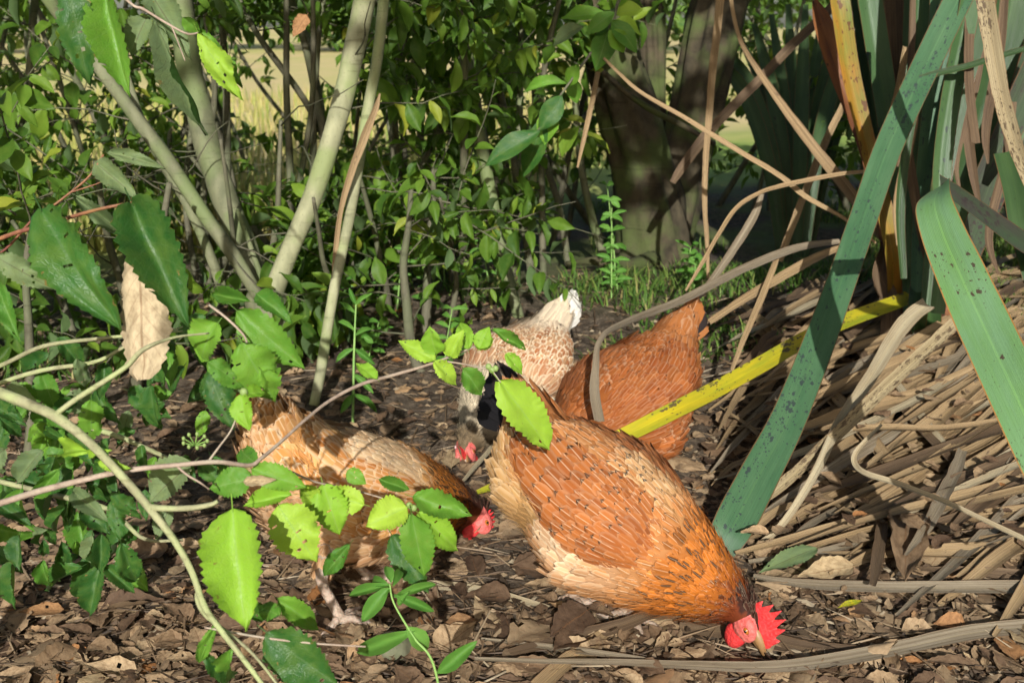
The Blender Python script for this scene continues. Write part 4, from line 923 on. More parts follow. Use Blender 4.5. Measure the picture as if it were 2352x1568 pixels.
        for k in range(7):                                             # flight feathers, each its own piece
            b = 1.0 - k * .155; s, ph = wsurf(.26 + .006 * k, b); p, n_, d_ = surf(s, ph); down = norm(at(s, ph + .05 * sg) - at(s, ph))
            p = at(s, ph, .006 + .0003 * k); d2 = norm(d_ - down * (.22 - .03 * k) + n_ * .05)
            c, pr = colf(s, ph, rs, True); c = np.array(c) * (1.15 if k < 3 else .8)
            pr2 = (pr[0] * .5, .5 if k % 3 == 1 else 0, 0, 0)
            V, Fq, uv, at_ = feathers(p[None], n_[None], d2[None], np.array([.068 - .001 * k]), np.array([.0105]), np.array([.02]), np.array([.9]), c4(c)[None], np.array([pr2]), rs, .02)
            obj('flight_feather', mesh('flight_feather', V, Fq, uv, at_, [M['feather']]), wo_)
    # tail
    tp = np.array(W(*tail)); p0 = P[2]; ax = norm(tp - p0); tl = tail_len or float(np.linalg.norm(tp - P[1])); lt = norm(lat0 - ax * np.dot(lat0, ax)); tu = np.cross(lt, ax)
    for k in range(12):
        sg = 1 if k % 2 else -1; q = (k // 2) / 5.0
        d_ = norm(ax + lt * sg * (.03 + fan[0] * q) + tu * (fan[1] * q)); n_ = norm(lt * sg * (.55 + .5 * q) - tu * .7); n_ = norm(n_ - d_ * np.dot(n_, d_))
        c = np.array(tailcol(k)); pr = (.25, tipd[k % len(tipd)], 0, 0)
        V, Fq, uv, at_ = feathers((p0 + lt * sg * .006 + tu * .010 * q)[None], n_[None], d_[None], np.array([tl * (tk - .16 * q)]), np.array([tw]), np.array([.03]), np.array([.8]), c4(c)[None], np.array([pr]), rs, .03)
        obj('tail_feather', mesh('tail_feather', V, Fq, uv, at_, [M['feather']]), r)
    Q = dict(P=[], N=[], D=[], L=[], W=[], l=[], c=[], col=[], par=[])              # tail coverts close the gap
    for k in range(ncov):
        ph = rs.uniform(-2.6, 2.6) if ncov > 40 else rs.uniform(-1.3, 1.3); p, n_, d_ = surf(rs.uniform(.0, .10), ph); d2 = norm(d_ * .4 + ax * .9); n2 = norm(n_ - d2 * np.dot(n_, d2)); c, pr = colf(.05, ph, rs)
        Q['P'].append(p); Q['N'].append(n2); Q['D'].append(d2); Q['L'].append(rs.uniform(.4, .75) * tl); Q['W'].append(.0095); Q['l'].append(.03); Q['c'].append(.6); Q['col'].append(c4(np.array(c) * rs.normal(1, .08))); Q['par'].append(pr)
    B_ = {k: np.array(v, float) for k, v in Q.items()}
    V, Fq, uv, at_ = feathers(B_['P'], B_['N'], B_['D'], B_['L'], B_['W'], B_['l'], B_['c'], B_['col'], B_['par'], rs)
    stuff(obj('tail_coverts', mesh('tail_coverts', V, Fq, uv, at_, [M['feather']]), r))
    # head
    t = np.array(beak) - head if beak is not None else T[-1]; t = norm(t); la = norm(LA[-1] - t * np.dot(LA[-1], t)); u = np.cross(la, t)
    if np.dot(u, UPv[-6]) < 0: u = -u
    hr = RB[-8]; hc = P[-8]; bl = float(np.linalg.norm(np.array(beak) - head)) if beak is not None else .028
    def cone(nm, p0_, p1_, r0_, bendv, parent, flat=1.0):
        pts = [p0_ + (p1_ - p0_) * q + bendv * (q * (1 - q)) for q in np.linspace(0, 1, 9)]
        rr = [r0_ * (1 - q ** 1.7) ** .75 + .0006 for q in np.linspace(0, 1, 9)]
        V, Fc, uv = tube_geo(np.array(pts), rr, 12); return obj(nm, mesh(nm, V, Fc, uv, None, [M['beak']]), parent)
    bk = cone('beak', head - t * .006 + u * .001, head + t * bl, min(.0085, bl * .36), u * .012, r)
    cone('lower_mandible', head - t * .006 - u * .004, head + t * bl * .8 - u * .001, min(.006, bl * .24), u * .004, bk)
    # comb: tapered blade with points
    cl, ch = comb; nb_ = 60; rowsn = 6; V = []; Fc = []
    def cprof(q):
        env = math.sin(math.pi * min(1, q * .93 + .05)) ** .55; ph = (q * 6.2) % 1; spike = (1 - abs(ph - .5) * 2) ** 1.3 if .04 < q < .97 else 0
        return ch * env * (.62 + .38 * spike)
    c0 = hc + u * hr * .55 + t * cl * .14
    for side in (1, -1):
        for i in range(nb_ + 1):
            q = i / nb_; hgt = cprof(q); bx = c0 + t * ((.5 - q) * cl) * .9
            for j in range(rowsn + 1):
                g = j / rowsn; lean = t * ((.5 - q) * .35 - .18) * hgt * g
                th = .0042 * (1 - g ** 1.6) * math.sin(math.pi * min(.97, max(.03, q))) ** .4 + .0004
                wv = .0022 * math.sin(q * 7 + g * 2) * g
                V.append(bx + u * (hgt * g - .004) + lean + la * (side * th + wv))
        o_ = (0 if side == 1 else (nb_ + 1) * (rowsn + 1))
        Fc += [[o_ + i * (rowsn + 1) + j, o_ + i * (rowsn + 1) + j + 1, o_ + (i + 1) * (rowsn + 1) + j + 1, o_ + (i + 1) * (rowsn + 1) + j] for i in range(nb_) for j in range(rowsn)]
    h_ = (nb_ + 1) * (rowsn + 1)
    Fc += [[i * (rowsn + 1) + rowsn, h_ + i * (rowsn + 1) + rowsn, h_ + (i + 1) * (rowsn + 1) + rowsn, (i + 1) * (rowsn + 1) + rowsn] for i in range(nb_)]
    obj('comb', mesh('comb', V, Fc, None, None, [M['comb']]), r)
    for sg in (1, -1):
        blob('wattle', head + la * sg * .008 - u * (hr * .75 + .006) - t * .004, (t - u * .3, u, la), (.0155, .019, .0065), 'comb', r, shape=lambda q: np.array([q[0] * (1 + .25 * q[1] * -1), q[1], q[2] * (1 + .3 * math.sin(q[0] * 3))]))
        blob('cheek', hc + la * sg * hr * .70 - u * .001 + t * .004, (t, u, la), (.018, .0155, .0065), 'face', r)
        blob('earlobe', hc + la * sg * hr * .86 - t * .017 - u * .006, (norm(t * .3 + u), t, la), (.011, .0055, .004), 'earlobe', r)
        ec = hc + la * sg * (hr * .70 + .0050) + t * .006 + u * .0035
        ey = blob('eye', ec, (t, u, la), (.0046, .0036, .0034), 'iris', r, 12, 8)
        blob('pupil', ec + la * sg * .0020, (t, u, la), (.0022, .0021, .0018), 'pupil', ey, 10, 6)
        V, Fc, uv = tube_geo(np.array([ec + la * sg * .0006 + t * .0056 * math.cos(x) + u * .0044 * math.sin(x) for x in np.linspace(0, 6.283, 20)]), [.0013] * 20, 6)
        obj('eyelid', mesh('eyelid', V, Fc, uv, None, [M['face']]), ey)
    # legs
    for k, ft in enumerate(feet):
        ft = np.array(ft); sg = 1 if k == 0 else -1
        bs = .40 if k == 0 else .46; hip = at(bs, math.pi) * .55 + at(bs, 0) * .45; low = at(bs, math.pi)
        hock = np.array([ft[0], ft[1], 0]) * .75 + np.array([low[0], low[1], 0]) * .25 - hd * .012; hock[2] = max(ft[2] + .055, min(ft[2] + .075, low[2] + .012))
        S = smooth([list(hip) + [.028], list((hip + hock) / 2 + hd * .008) + [.020], list(hock) + [.0085], list(ft * .5 + hock * .5) + [.0066], list(ft + np.array([0, 0, .012])) + [.0072]], 18)
        V, Fc, uv = tube_geo(S[:, :3], S[:, 3], 10, .08, seed); lg = obj('leg', mesh('leg', V, Fc, uv, None, [M['shank']]), r)
        c_, _ = colf(.4, 2.0, rs); tv, tf, tuv, tc, off = [], [], [], [], 0          # feathered thigh over the upper leg
        pts_ = []
        for kk in range(120):
            q = rs.uniform(0, .46); i_ = int(q * 17); th = rs.uniform(0, 6.283); e1 = norm(np.cross(S[i_ + 1, :3] - S[i_, :3], [.3, .9, .2])); e2 = np.cross(norm(S[i_ + 1, :3] - S[i_, :3]), e1); nn = e1 * math.cos(th) + e2 * math.sin(th)
            pts_.append((S[i_, :3] + nn * S[i_, 3], nn, norm(S[i_ + 1, :3] - S[i_, :3])))
        V, Fq, uv, at_ = feathers(np.array([p[0] for p in pts_]), np.array([p[1] for p in pts_]), np.array([p[2] for p in pts_]), np.full(120, .022), np.full(120, .006), np.full(120, .2), np.full(120, 2.0), np.array([c4(np.array(c_) * rs.uniform(.8, 1.1)) for _ in range(120)]), np.array([(.2, 0, .2, 0)] * 120), rs)
        stuff(obj('thigh_feathers', mesh('thigh_feathers', V, Fq, uv, at_, [M['feather']]), lg))
        for a, L in ((-.55, .044), (0, .055), (.55, .045), (math.pi - .2, .022)):
            d_ = hd * math.cos(a) + lat0 * math.sin(a); b0 = ft + np.array([0, 0, .011])
            tp_ = [b0, b0 + d_ * L * .35 + np.array([0, 0, .001]), b0 + d_ * L * .75 - np.array([0, 0, .005]), b0 + d_ * L - np.array([0, 0, .007])]
            S = smooth([list(p) + [q] for p, q in zip(tp_, (.0062, .0056, .0048, .0036))], 12)
            rr = S[:, 3] * (1 + .12 * np.sin(np.arange(12) * 2.1)); V, Fc, uv = tube_geo(S[:, :3], rr, 8); to = obj('toe', mesh('toe', V, Fc, uv, None, [M['shank']]), lg)
            e = tp_[-1]; V, Fc, uv = tube_geo(np.array([e - d_ * .002, e + d_ * .006 - np.array([0, 0, .001]), e + d_ * .011 - np.array([0, 0, .0035])]), [.003, .002, .0005], 6)
            obj('claw', mesh('claw', V, Fc, uv, None, [M['claw']]), lg)
    return r
def lerp(a, b, t): t = min(1, max(0, t)); return tuple(np.array(a) * (1 - t) + np.array(b) * t)
def sstep(a, b, x): t = min(1, max(0, (x - a) / (b - a))); return t * t * (3 - 2 * t)
def col_speckled(s, ph, rs, wing=False):
    a = abs(ph)
    if wing: return lerp((.43, .14, .032), (.29, .082, .018), rs.random() * .95), (.36 if rs.random() < .8 else .1, .75 if rs.random() < .4 else 0, .10, 0)
    c = lerp((.48, .175, .045), (.54, .245, .085), rs.random()); par = [.6, .65 if rs.random() < .45 else 0, .10, 0]
    a = abs(ph) + abs(rs.normal(0, .12))
    if a < .6 and .40 < s < .70: c = lerp(c, (.62, .37, .16), .75 * sstep(.40, .50, s) * (1 - sstep(.62, .70, s)) * (1 - sstep(.25, .6, a))); par[1] = .9 if rs.random() < .6 else 0; par[2] = .3
    a = abs(ph) + rs.normal(0, .12)
    if a > 1.25 and .25 < s < .72:
        c = lerp(c, (.50, .22, .07), sstep(1.25, 1.6, a)); pk = math.exp(-((a - 1.75) / .35) ** 2 - ((s - .44) / .15) ** 2)
        c = lerp(c, (.70, .48, .29), pk * .85); par = [.5, .3 if rs.random() < .2 else 0, .15 + .4 * pk, 0]
    if s < .34 and a > 1.2: c = lerp(c, (.56, .33, .13), sstep(1.2, 1.6, a)); par = [.3, 0, .25, 0]
    if s < .1: c = lerp(c, (.40, .13, .03), .7); par = [.4, 0, .05, 0]
    nk = sstep(.64, .74, s)
    if nk > 0:
        n2 = lerp((.46, .14, .016), (.17, .036, .010), sstep(.80, .92, s)); c = lerp(c, n2, nk); par = [.5 * (1 - nk) + .2, .2 * (1 - nk), .05, (.9 if rs.random() < .55 else .1) * nk * (1 if a < 2.2 else .4)]
    if s > .84: par = [.55 if rs.random() < .4 else 0, 0, .1, .3]  # white glints painted near the head through the quill streak
    if s > .9 and a < 1.0: c = (.045, .014, .008)
    return c, par
def col_buff(s, ph, rs, wing=False):
    a = abs(ph); c = lerp((.52, .20, .04), (.66, .38, .14), rs.random()); par = [.45, .12 if rs.random() < .15 else 0, .55 if rs.random() < .6 else .12, 0]
    if wing: c = lerp((.50, .19, .045), (.60, .34, .13), rs.random()); par = [.4, 0, .4, 0]
    if a < .9 and .35 < s < .66: c = lerp(c, (.74, .58, .36), .5)
    if a > 1.8: c = lerp(c, (.55, .36, .22), .5); par = [.3, 0, .3, 0]
    if s < .12: c = lerp(c, (.50, .24, .08), .6)
    nk = sstep(.66, .72, s)
    if nk > 0: c = lerp(c, lerp((.44, .15, .018), (.14, .035, .010), sstep(.80, .93, s)), nk); par = [.1, 0, .06, .95 * nk if rs.random() < .8 else .3]
    if s > .9 and a < 1.0: c = (.06, .02, .012)
    return c, par
def col_rust(s, ph, rs, wing=False):
    a = abs(ph); c = lerp((.28, .075, .015), (.38, .12, .028), rs.random()); par = [.15, 0, .22 if rs.random() < .5 else .04, 0]
    if wing: c = lerp((.25, .062, .012), (.33, .10, .022), rs.random()); par = [.2, 0, .08, 0]
    if s < .2: c = lerp(c, (.44, .17, .05), .6)
    if a > 2: c = lerp(c, (.38, .15, .05), .5)
    if s > .7: c = lerp(c, (.22, .06, .015), sstep(.7, .9, s)); par = [.1, 0, .05, .2]
    return c, par
def col_laced(s, ph, rs, wing=False):
    a = abs(ph) + rs.normal(0, .1); c = lerp((.36, .14, .05), (.56, .36, .19), rs.random()); par = [.15, 0, .8, 0]
    if wing: c = lerp((.36, .13, .045), (.52, .30, .15), rs.random()); par = [.2, 0, .8, 0]
    rump = 1 - sstep(.14, .30, s)
    c = lerp(c, (.70, .60, .44), rump * .75)
    if a > 1.7: c = (.74, .66, .52); par = [.2, 0, .3, 0]
    nk = sstep(.52, .64, s)
    if nk > 0: c = lerp(c, lerp((.56, .47, .32), (.17, .12, .065), sstep(.84, .94, s)), nk); par = [.2, 0, .5 * (1 - sstep(.8, .9, s)), .45 * nk]
    return c, par
def foot(px, py): g = G(px, py); return (g.x, g.y, gh(g.x, g.y))
# stations: px, py, half thickness px, depth, width/height ratio
hen('hen', 'speckled chestnut hen with black tail pecking beside the long blue green leaf',
    [(1205, 955, 52, 1.39, .95), (1222, 990, 80, 1.38, .95), (1254, 1058, 132, 1.36, .95), (1328, 1138, 164, 1.33, .95), (1415, 1206, 174, 1.31, .95), (1508, 1266, 154, 1.29, .95), (1590, 1318, 116, 1.275, .95), (1655, 1362, 78, 1.265, .95), (1695, 1392, 54, 1.258, .92), (1716, 1420, 42, 1.252, .85), (1732, 1452, 28, 1.247, .8)],
    (1152, 826, 1.45), col_speckled, lambda k: (.012, .011, .012) if k > 1 else (.02, .015, .013), [foot(1318, 1392), foot(1440, 1428)], (.17, .70), (.060, .046), 1, (1755, 1508, 1.243), fan=(.16, .80), ncov=34, tw=.021)
hen('hen', 'pale buff hen with black streaked golden neck, half hidden by the bright leafy twig',
    [(592, 945, 45, 1.25, .95), (612, 970, 68, 1.26, .95), (660, 1040, 118, 1.285, .95), (722, 1108, 150, 1.32, .95), (815, 1142, 156, 1.36, .95), (910, 1150, 134, 1.40, .95), (990, 1158, 94, 1.44, .95), (1050, 1168, 60, 1.465, .95), (1082, 1176, 42, 1.475, .9), (1100, 1190, 32, 1.48, .85), (1108, 1204, 20, 1.482, .8)],
    (570, 880, 1.22), col_buff, lambda k: lerp((.50, .25, .09), (.3, .13, .05), (k % 3) / 3), [foot(785, 1440), foot(850, 1345)], (.16, .68), (.036, .022), 2, (1118, 1228, 1.482))
hen('hen', 'rust brown hen with dark tipped tail standing behind the yellow flax leaf',
    [(1560, 762, 34, 1.92, 1.0), (1548, 785, 52, 1.9, 1.05), (1512, 842, 88, 1.86, 1.1), (1462, 915, 122, 1.81, 1.1), (1392, 975, 120, 1.77, 1.1), (1320, 1022, 92, 1.73, 1.0), (1258, 1062, 62, 1.70, .95), (1208, 1096, 44, 1.68, .95), (1175, 1122, 32, 1.67, .9), (1160, 1138, 20, 1.665, .85)],
    (1592, 690, 1.97), col_rust, lambda k: (.035, .026, .024) if k in (4, 6, 7, 8, 9, 11) else lerp((.38, .14, .04), (.44, .18, .06), k / 12), [foot(1470, 1060), foot(1400, 1075)], (.16, .70), (.034, .022), 3, (1146, 1168, 1.66), fan=(.22, .42), tipd=(.3, .9, .9), ncov=70, tk=1.22, tw=.019)
hen('hen', 'cream hen with brown scalloped back and white upright tail, head down under the twig tip',
    [(1268, 742, 30, 2.12, 1.0), (1258, 762, 46, 2.1, 1.1), (1230, 806, 68, 2.06, 1.25), (1190, 862, 88, 2.0, 1.25), (1150, 918, 86, 1.95, 1.2), (1114, 962, 66, 1.9, 1.1), (1088, 996, 44, 1.87, 1.0), (1074, 1018, 33, 1.85, .95), (1068, 1034, 27, 1.84, .9), (1068, 1048, 18, 1.835, .85)],
    (1312, 668, 2.17), col_laced, lambda k: (.80, .76, .66), [foot(1180, 1010), foot(1225, 1000)], (.14, .66), (.03, .02), 4, (1075, 1072, 1.825), fs=.72, tw=.021, tk=1.15, fan=(.16, .34))

# ------------------------------------------------------------------ the serrate-leaved sapling reaching in from the left
rB = root('leafy_sapling', (-.66, .78, gh(-.66, .78)), 'sapling with toothed bright green leaves and lichened branches reaching over the buff hen', 'sapling')
tube('trunk', [(-.66, .78, -.03), (-.64, .78, .4), (-.62, .79, .8), (-.60, .82, 1.3)], [.022, .019, .016, .01], M['bark_lichen'], rB, 20, 10)
D = .84
def br(pts, mat='bark_lichen', name='branch', s=9): return pxtube(name, pts, M[mat], rB, s, .22)
br([(-420, 770, .98, 30), (-150, 850, .9, 30), (0, 902, .86, 27), (70, 930, .85, 25), (130, 958, D, 24), (205, 1015, D, 20), (285, 1098, D, 19), (342, 1165, D, 20), (400, 1240, D, 17), (440, 1312, D, 16), (470, 1392, D - .01, 15), (512, 1452, D - .02, 14), (565, 1520, D - .03, 12), (640, 1620, D - .04, 9)])
br([(128, 952, D, 14), (170, 920, D, 13), (220, 888, D, 13), (290, 842, D, 12), (330, 802, D, 11), (400, 775, D + .02, 6), (480, 765, D + .04, 4)])
br([(338, 1163, D, 17), (380, 1167, D, 15), (440, 1166, D, 14), (485, 1158, D, 12), (500, 1150, D, 8)])
br([(455, 1352, D, 8), (452, 1375, D - .005, 9), (470, 1410, D - .01, 9), (520, 1450, D - .012, 8), (580, 1500, D - .015, 7), (640, 1575, D - .02, 6), (700, 1660, D - .03, 4)])
br([(470, 1440, D, 5), (560, 1456, D, 6), (640, 1468, D, 6), (740, 1478, D, 5), (840, 1484, D, 4)], 'bark_twig', 'twig', 7)
br([(-330, 1230, .95, 22), (-120, 1190, .9, 20), (0, 1155, .88, 17), (80, 1130, .87, 16), (180, 1104, .86, 14), (290, 1080, .86, 13), (420, 1066, .86, 11), (500, 1060, .87, 11), (572, 1068, .89, 10), (600, 1052, .9, 9), (650, 1010, .93, 8), (700, 965, .96, 8), (760, 918, 1.0, 8), (830, 882, 1.03, 8), (900, 862, 1.06, 8), (960, 845, 1.08, 7), (1010, 828, 1.1, 6), (1060, 808, 1.12, 5), (1092, 796, 1.13, 4)], 'bark_twig', 'branch')
br([(404, 1068, .86, 6), (430, 1090, .86, 6), (460, 1108, .86, 5), (482, 1124, .87, 3)], 'bark_twig', 'twig', 7)
br([(478, 1060, .87, 6), (500, 1030, .87, 5), (532, 985, .88, 4), (552, 930, .88, 3), (560, 905, .88, 2)], 'bark_twig', 'twig', 7)
br([(585, 1062, .9, 6), (650, 1075, .93, 5), (720, 1105, .96, 5), (790, 1120, .99, 5), (850, 1135, 1.01, 4), (930, 1160, 1.03, 4), (945, 1170, 1.03, 3)], 'bark_twig', 'twig', 7)
br([(1010, 828, 1.1, 5), (1060, 835, 1.11, 4), (1105, 845, 1.12, 4), (1128, 850, 1.12, 4), (1150, 878, 1.12, 3)], 'bark_twig', 'twig', 7)
br([(480, 700, .9, 6), (520, 730, .9, 6), (560, 770, .9, 5), (570, 800, .9, 4)], 'bark_twig', 'twig', 7)
br([(-200, 630, 1.0, 12), (0, 548, .97, 11), (70, 525, .96, 10), (150, 502, .96, 9), (230, 480, .95, 8), (302, 466, .95, 7)], 'bark_red', 'branch')
br([(-120, 640, 1.0, 7), (0, 582, .99, 6), (70, 510, .98, 6), (115, 478, .98, 6), (162, 442, .98, 5), (205, 405, .98, 5), (238, 355, .98, 4)], 'bark_red', 'twig', 7)
br([(162, 442, .98, 4), (215, 425, .98, 3), (240, 415, .98, 2)], 'bark_red', 'twig', 7)
br([(-60, -420, 1.05, 12), (120, -180, 1.02, 10), (285, -5, 1.0, 7), (330, 22, 1.0, 7), (390, 58, 1.0, 6), (430, 78, 1.0, 5), (455, 76, 1.0, 4)], 'bark_twig', 'branch')
br([(395, 62, 1.0, 4), (412, 105, 1.0, 3), (425, 140, 1.0, 2)], 'bark_twig', 'twig', 7)
for k, (x, y) in enumerate(((0, 880), (0, 840))):
    br([(-150, y + 60, 1.15, 12), (x, y, 1.1, 11), (100, y - 30 - k * 15, 1.1, 11), (220, y - 50 - k * 12, 1.1, 9), (300, y - 90 + k * 20, 1.1, 7), (420, y - 130 + k * 50, 1.12, 4)], 'bark_lichen', 'branch')
br([(-60, 1090, 1.2, 12), (100, 1130, 1.2, 13), (250, 1170, 1.2, 12), (330, 1236, 1.2, 9), (420, 1240, 1.2, 6)], 'bark_lichen', 'branch')
br([(200, 978, 1.15, 12), (280, 1005, 1.15, 12), (370, 1045, 1.15, 10), (440, 1080, 1.15, 6)], 'bark_lichen', 'branch')

def fl(b, t, wd, d, mat, key='serrate', d2=None, nh=None, v=None, label=None, parent=None):
    d2 = d2 if d2 is not None else d + U(-.02, .03)
    B, T_ = W(b[0], b[1], d), W(t[0], t[1], d2); L = (T_ - B).length
    h = Vector((U(-.35, .35), -1, .55 + U(-.25, .3))) if nh is None else Vector(nh)
    k = int(rng.integers(len(LV[key]))) if v is None else v
    o = obj('leaf', leaf_mesh(key, k, mat), parent or rB, frame(B, T_ - B, h, L * 1.05, wd * d / F, L))
    if label: o['label'] = label
    return o
Y, MI, DK, UN = 'leaf_young', 'leaf_mid', 'leaf_dark', 'leaf_under'
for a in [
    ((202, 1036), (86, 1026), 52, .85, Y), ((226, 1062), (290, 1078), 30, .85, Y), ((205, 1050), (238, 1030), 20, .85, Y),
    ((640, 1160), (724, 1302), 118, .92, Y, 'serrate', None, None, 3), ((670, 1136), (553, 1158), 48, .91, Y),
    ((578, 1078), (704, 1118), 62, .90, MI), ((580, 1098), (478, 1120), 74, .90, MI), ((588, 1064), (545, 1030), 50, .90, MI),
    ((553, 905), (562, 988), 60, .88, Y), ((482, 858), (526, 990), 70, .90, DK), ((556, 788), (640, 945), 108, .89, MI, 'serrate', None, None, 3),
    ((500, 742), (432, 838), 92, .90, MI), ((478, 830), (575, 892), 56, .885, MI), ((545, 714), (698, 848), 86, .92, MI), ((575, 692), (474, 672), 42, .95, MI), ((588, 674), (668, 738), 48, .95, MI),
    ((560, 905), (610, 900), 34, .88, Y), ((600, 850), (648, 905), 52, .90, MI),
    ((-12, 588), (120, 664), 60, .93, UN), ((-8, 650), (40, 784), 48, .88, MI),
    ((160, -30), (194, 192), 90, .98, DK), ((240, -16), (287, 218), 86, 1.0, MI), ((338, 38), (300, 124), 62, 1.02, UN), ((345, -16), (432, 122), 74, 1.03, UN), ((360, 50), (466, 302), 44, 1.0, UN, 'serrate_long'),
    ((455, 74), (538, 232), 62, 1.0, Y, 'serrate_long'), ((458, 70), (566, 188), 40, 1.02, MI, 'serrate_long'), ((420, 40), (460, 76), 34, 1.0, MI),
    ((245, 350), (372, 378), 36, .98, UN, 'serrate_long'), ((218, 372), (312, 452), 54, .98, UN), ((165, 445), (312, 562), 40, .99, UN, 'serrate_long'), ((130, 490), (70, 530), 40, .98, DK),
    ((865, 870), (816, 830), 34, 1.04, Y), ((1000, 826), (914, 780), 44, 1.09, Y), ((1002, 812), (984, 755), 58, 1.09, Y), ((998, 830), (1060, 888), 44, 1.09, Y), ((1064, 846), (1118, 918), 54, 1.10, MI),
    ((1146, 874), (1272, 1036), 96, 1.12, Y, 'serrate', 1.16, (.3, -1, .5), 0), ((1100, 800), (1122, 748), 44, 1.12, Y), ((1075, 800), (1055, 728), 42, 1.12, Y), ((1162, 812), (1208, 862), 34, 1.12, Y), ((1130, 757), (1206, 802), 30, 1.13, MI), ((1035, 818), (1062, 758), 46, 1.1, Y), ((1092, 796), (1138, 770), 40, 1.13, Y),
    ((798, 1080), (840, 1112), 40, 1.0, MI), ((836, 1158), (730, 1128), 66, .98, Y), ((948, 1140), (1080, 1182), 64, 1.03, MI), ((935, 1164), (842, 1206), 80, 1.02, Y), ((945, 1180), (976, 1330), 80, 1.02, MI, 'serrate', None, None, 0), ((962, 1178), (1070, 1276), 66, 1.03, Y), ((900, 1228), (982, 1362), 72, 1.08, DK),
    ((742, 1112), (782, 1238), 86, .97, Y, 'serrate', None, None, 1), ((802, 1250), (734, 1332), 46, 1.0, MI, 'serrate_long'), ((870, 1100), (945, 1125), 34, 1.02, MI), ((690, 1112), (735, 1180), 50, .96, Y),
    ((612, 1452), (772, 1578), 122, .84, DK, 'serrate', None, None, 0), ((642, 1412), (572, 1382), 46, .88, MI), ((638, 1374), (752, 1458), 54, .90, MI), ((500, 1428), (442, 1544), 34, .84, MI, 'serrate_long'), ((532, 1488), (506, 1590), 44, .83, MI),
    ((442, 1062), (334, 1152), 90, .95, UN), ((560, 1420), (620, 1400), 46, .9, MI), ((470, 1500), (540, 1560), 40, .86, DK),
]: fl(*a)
fl((534, 1168), (560, 1442), 140, .84, Y, 'serrate', .82, (.05, -1, .5), 2, 'largest bright green leaf hanging lowest before the buff hen')
fl((92, 478), (234, 748), 136, .94, DK, 'serrate', .9, (-.25, -1, .55), 1)
fl((302, 466), (428, 742), 126, .95, DK, 'serrate', .93, (.2, -1, .55), 4)
# shaded lower leaves on the left
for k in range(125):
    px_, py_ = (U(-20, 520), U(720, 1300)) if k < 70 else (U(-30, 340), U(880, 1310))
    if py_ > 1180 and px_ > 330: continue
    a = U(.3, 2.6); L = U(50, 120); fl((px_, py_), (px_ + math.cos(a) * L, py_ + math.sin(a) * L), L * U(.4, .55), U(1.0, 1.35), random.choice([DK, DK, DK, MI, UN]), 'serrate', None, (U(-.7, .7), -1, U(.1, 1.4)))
# buds in the axils
for (x, y, d) in ((1130, 850, 1.12), (1122, 842, 1.12), (1138, 846, 1.12), (940, 1160, 1.03), (950, 1166, 1.03), (560, 900, .88)):
    c = np.array(W(x, y, d)); blob('bud', c, np.eye(3), (.0035, .003, .004), 'bud', rB, 8, 6)
for k in range(9):                                                        # pale berry umbel
    a = k / 9 * math.pi * 2; p0 = W(448, 1022, .9); p1 = W(448 + 28 * math.cos(a), 1012 + 16 * math.sin(a), .89)
    tube('stalk', [p0, p1], [.0007, .0005], M['stem_green'], rB, 4, 5); blob('bud', np.array(p1), np.eye(3), (.0016, .0016, .0022), 'bud', rB, 8, 6)
# dead crumpled leaf hanging among the green ones
LV['dead_hang'] = [leaf_geo(40, 10, ([0, .05, .12, .3, .6, .85, .95, 1], [.12, .5, .8, 1.0, 1.0, .85, .6, .35]), 13, .12, -.05, .06, .10, -.35, .0, 44, 0, .2, .05)]
o = obj('dead_leaf', leaf_mesh('dead_hang', 0, 'dry_pale'), None, frame(W(316, 566, .95), W(334, 872, .93) - W(316, 566, .95), (.1, -1, .3), .125, 112 * .95 / F, .1)); tag(o, 'crumpled pale tan dead leaf hanging between two dark green leaves', 'leaf')
pxtube('stalk', [(308, 500, .955, 5), (312, 535, .955, 5), (318, 585, .95, 4)], M['bark_red'], o)
for b_, t_, w__, d in (((560, 1106), (620, 1102), 26, .895),):
    o = obj('dead_leaf', leaf_mesh('dry', 2, 'dry_pale'), None, frame(W(*b_, d), W(*t_, d) - W(*b_, d), (0, -1, .5), .03, w__ * d / F, .02)); tag(o, 'small curled tan dead leaf caught on the bright twig', 'leaf')
o = obj('dead_leaf', leaf_mesh('dry', 0, 'dry_leaf'), None, frame(W(705, 35, 1.9), W(675, 80, 1.9) - W(705, 35, 1.9), (0, -1, .2), .05, .03, .02)); tag(o, 'reddish dead leaf dangling at the top beside the pale trunk', 'leaf')

# ------------------------------------------------------------------ herbs, seedlings, the big glossy sprig before the trunk
def herb(base, stem, leaves, label, mat='leaf_herb', wd=7, name='herb'):
    b = W(*base); r = root(name, (b.x, b.y, gh(b.x, b.y)), label, 'herb')
    pts = [Vector((b.x, b.y, gh(b.x, b.y) - .01))] + [W(*p) for p in stem]; n = len(pts)
    tube('stem', pts, list(np.linspace(wd * .5, wd * .28, n) * stem[0][2] / F), M['stem_green'], r, n * 6, 7)
    for (bx, by, tx, ty, w_, d) in leaves:
        fl((bx, by), (tx, ty), w_, d, mat, 'herb', None, (U(-.4, .4), -1, .7), None, None, r)
    return r
dh = 1.02
herb((1030, 1590, dh), [(1000, 1540, dh), (950, 1462, dh), (905, 1385, dh), (895, 1340, dh)],
     [(896, 1342, 788, 1366, 26, dh), (892, 1350, 826, 1430, 40, dh), (898, 1338, 888, 1292, 24, dh), (902, 1345, 925, 1300, 22, dh), (905, 1370, 1010, 1335, 22, dh), (905, 1365, 1002, 1405, 26, dh), (948, 1450, 812, 1500, 44, dh), (935, 1440, 995, 1500, 46, dh), (915, 1390, 935, 1360, 16, dh), (895, 1345, 838, 1322, 24, dh), (1005, 1545, 1092, 1475, 38, dh), (898, 1350, 858, 1372, 20, dh)], 'soft upright green herb with narrow leaves in front of the buff hen')
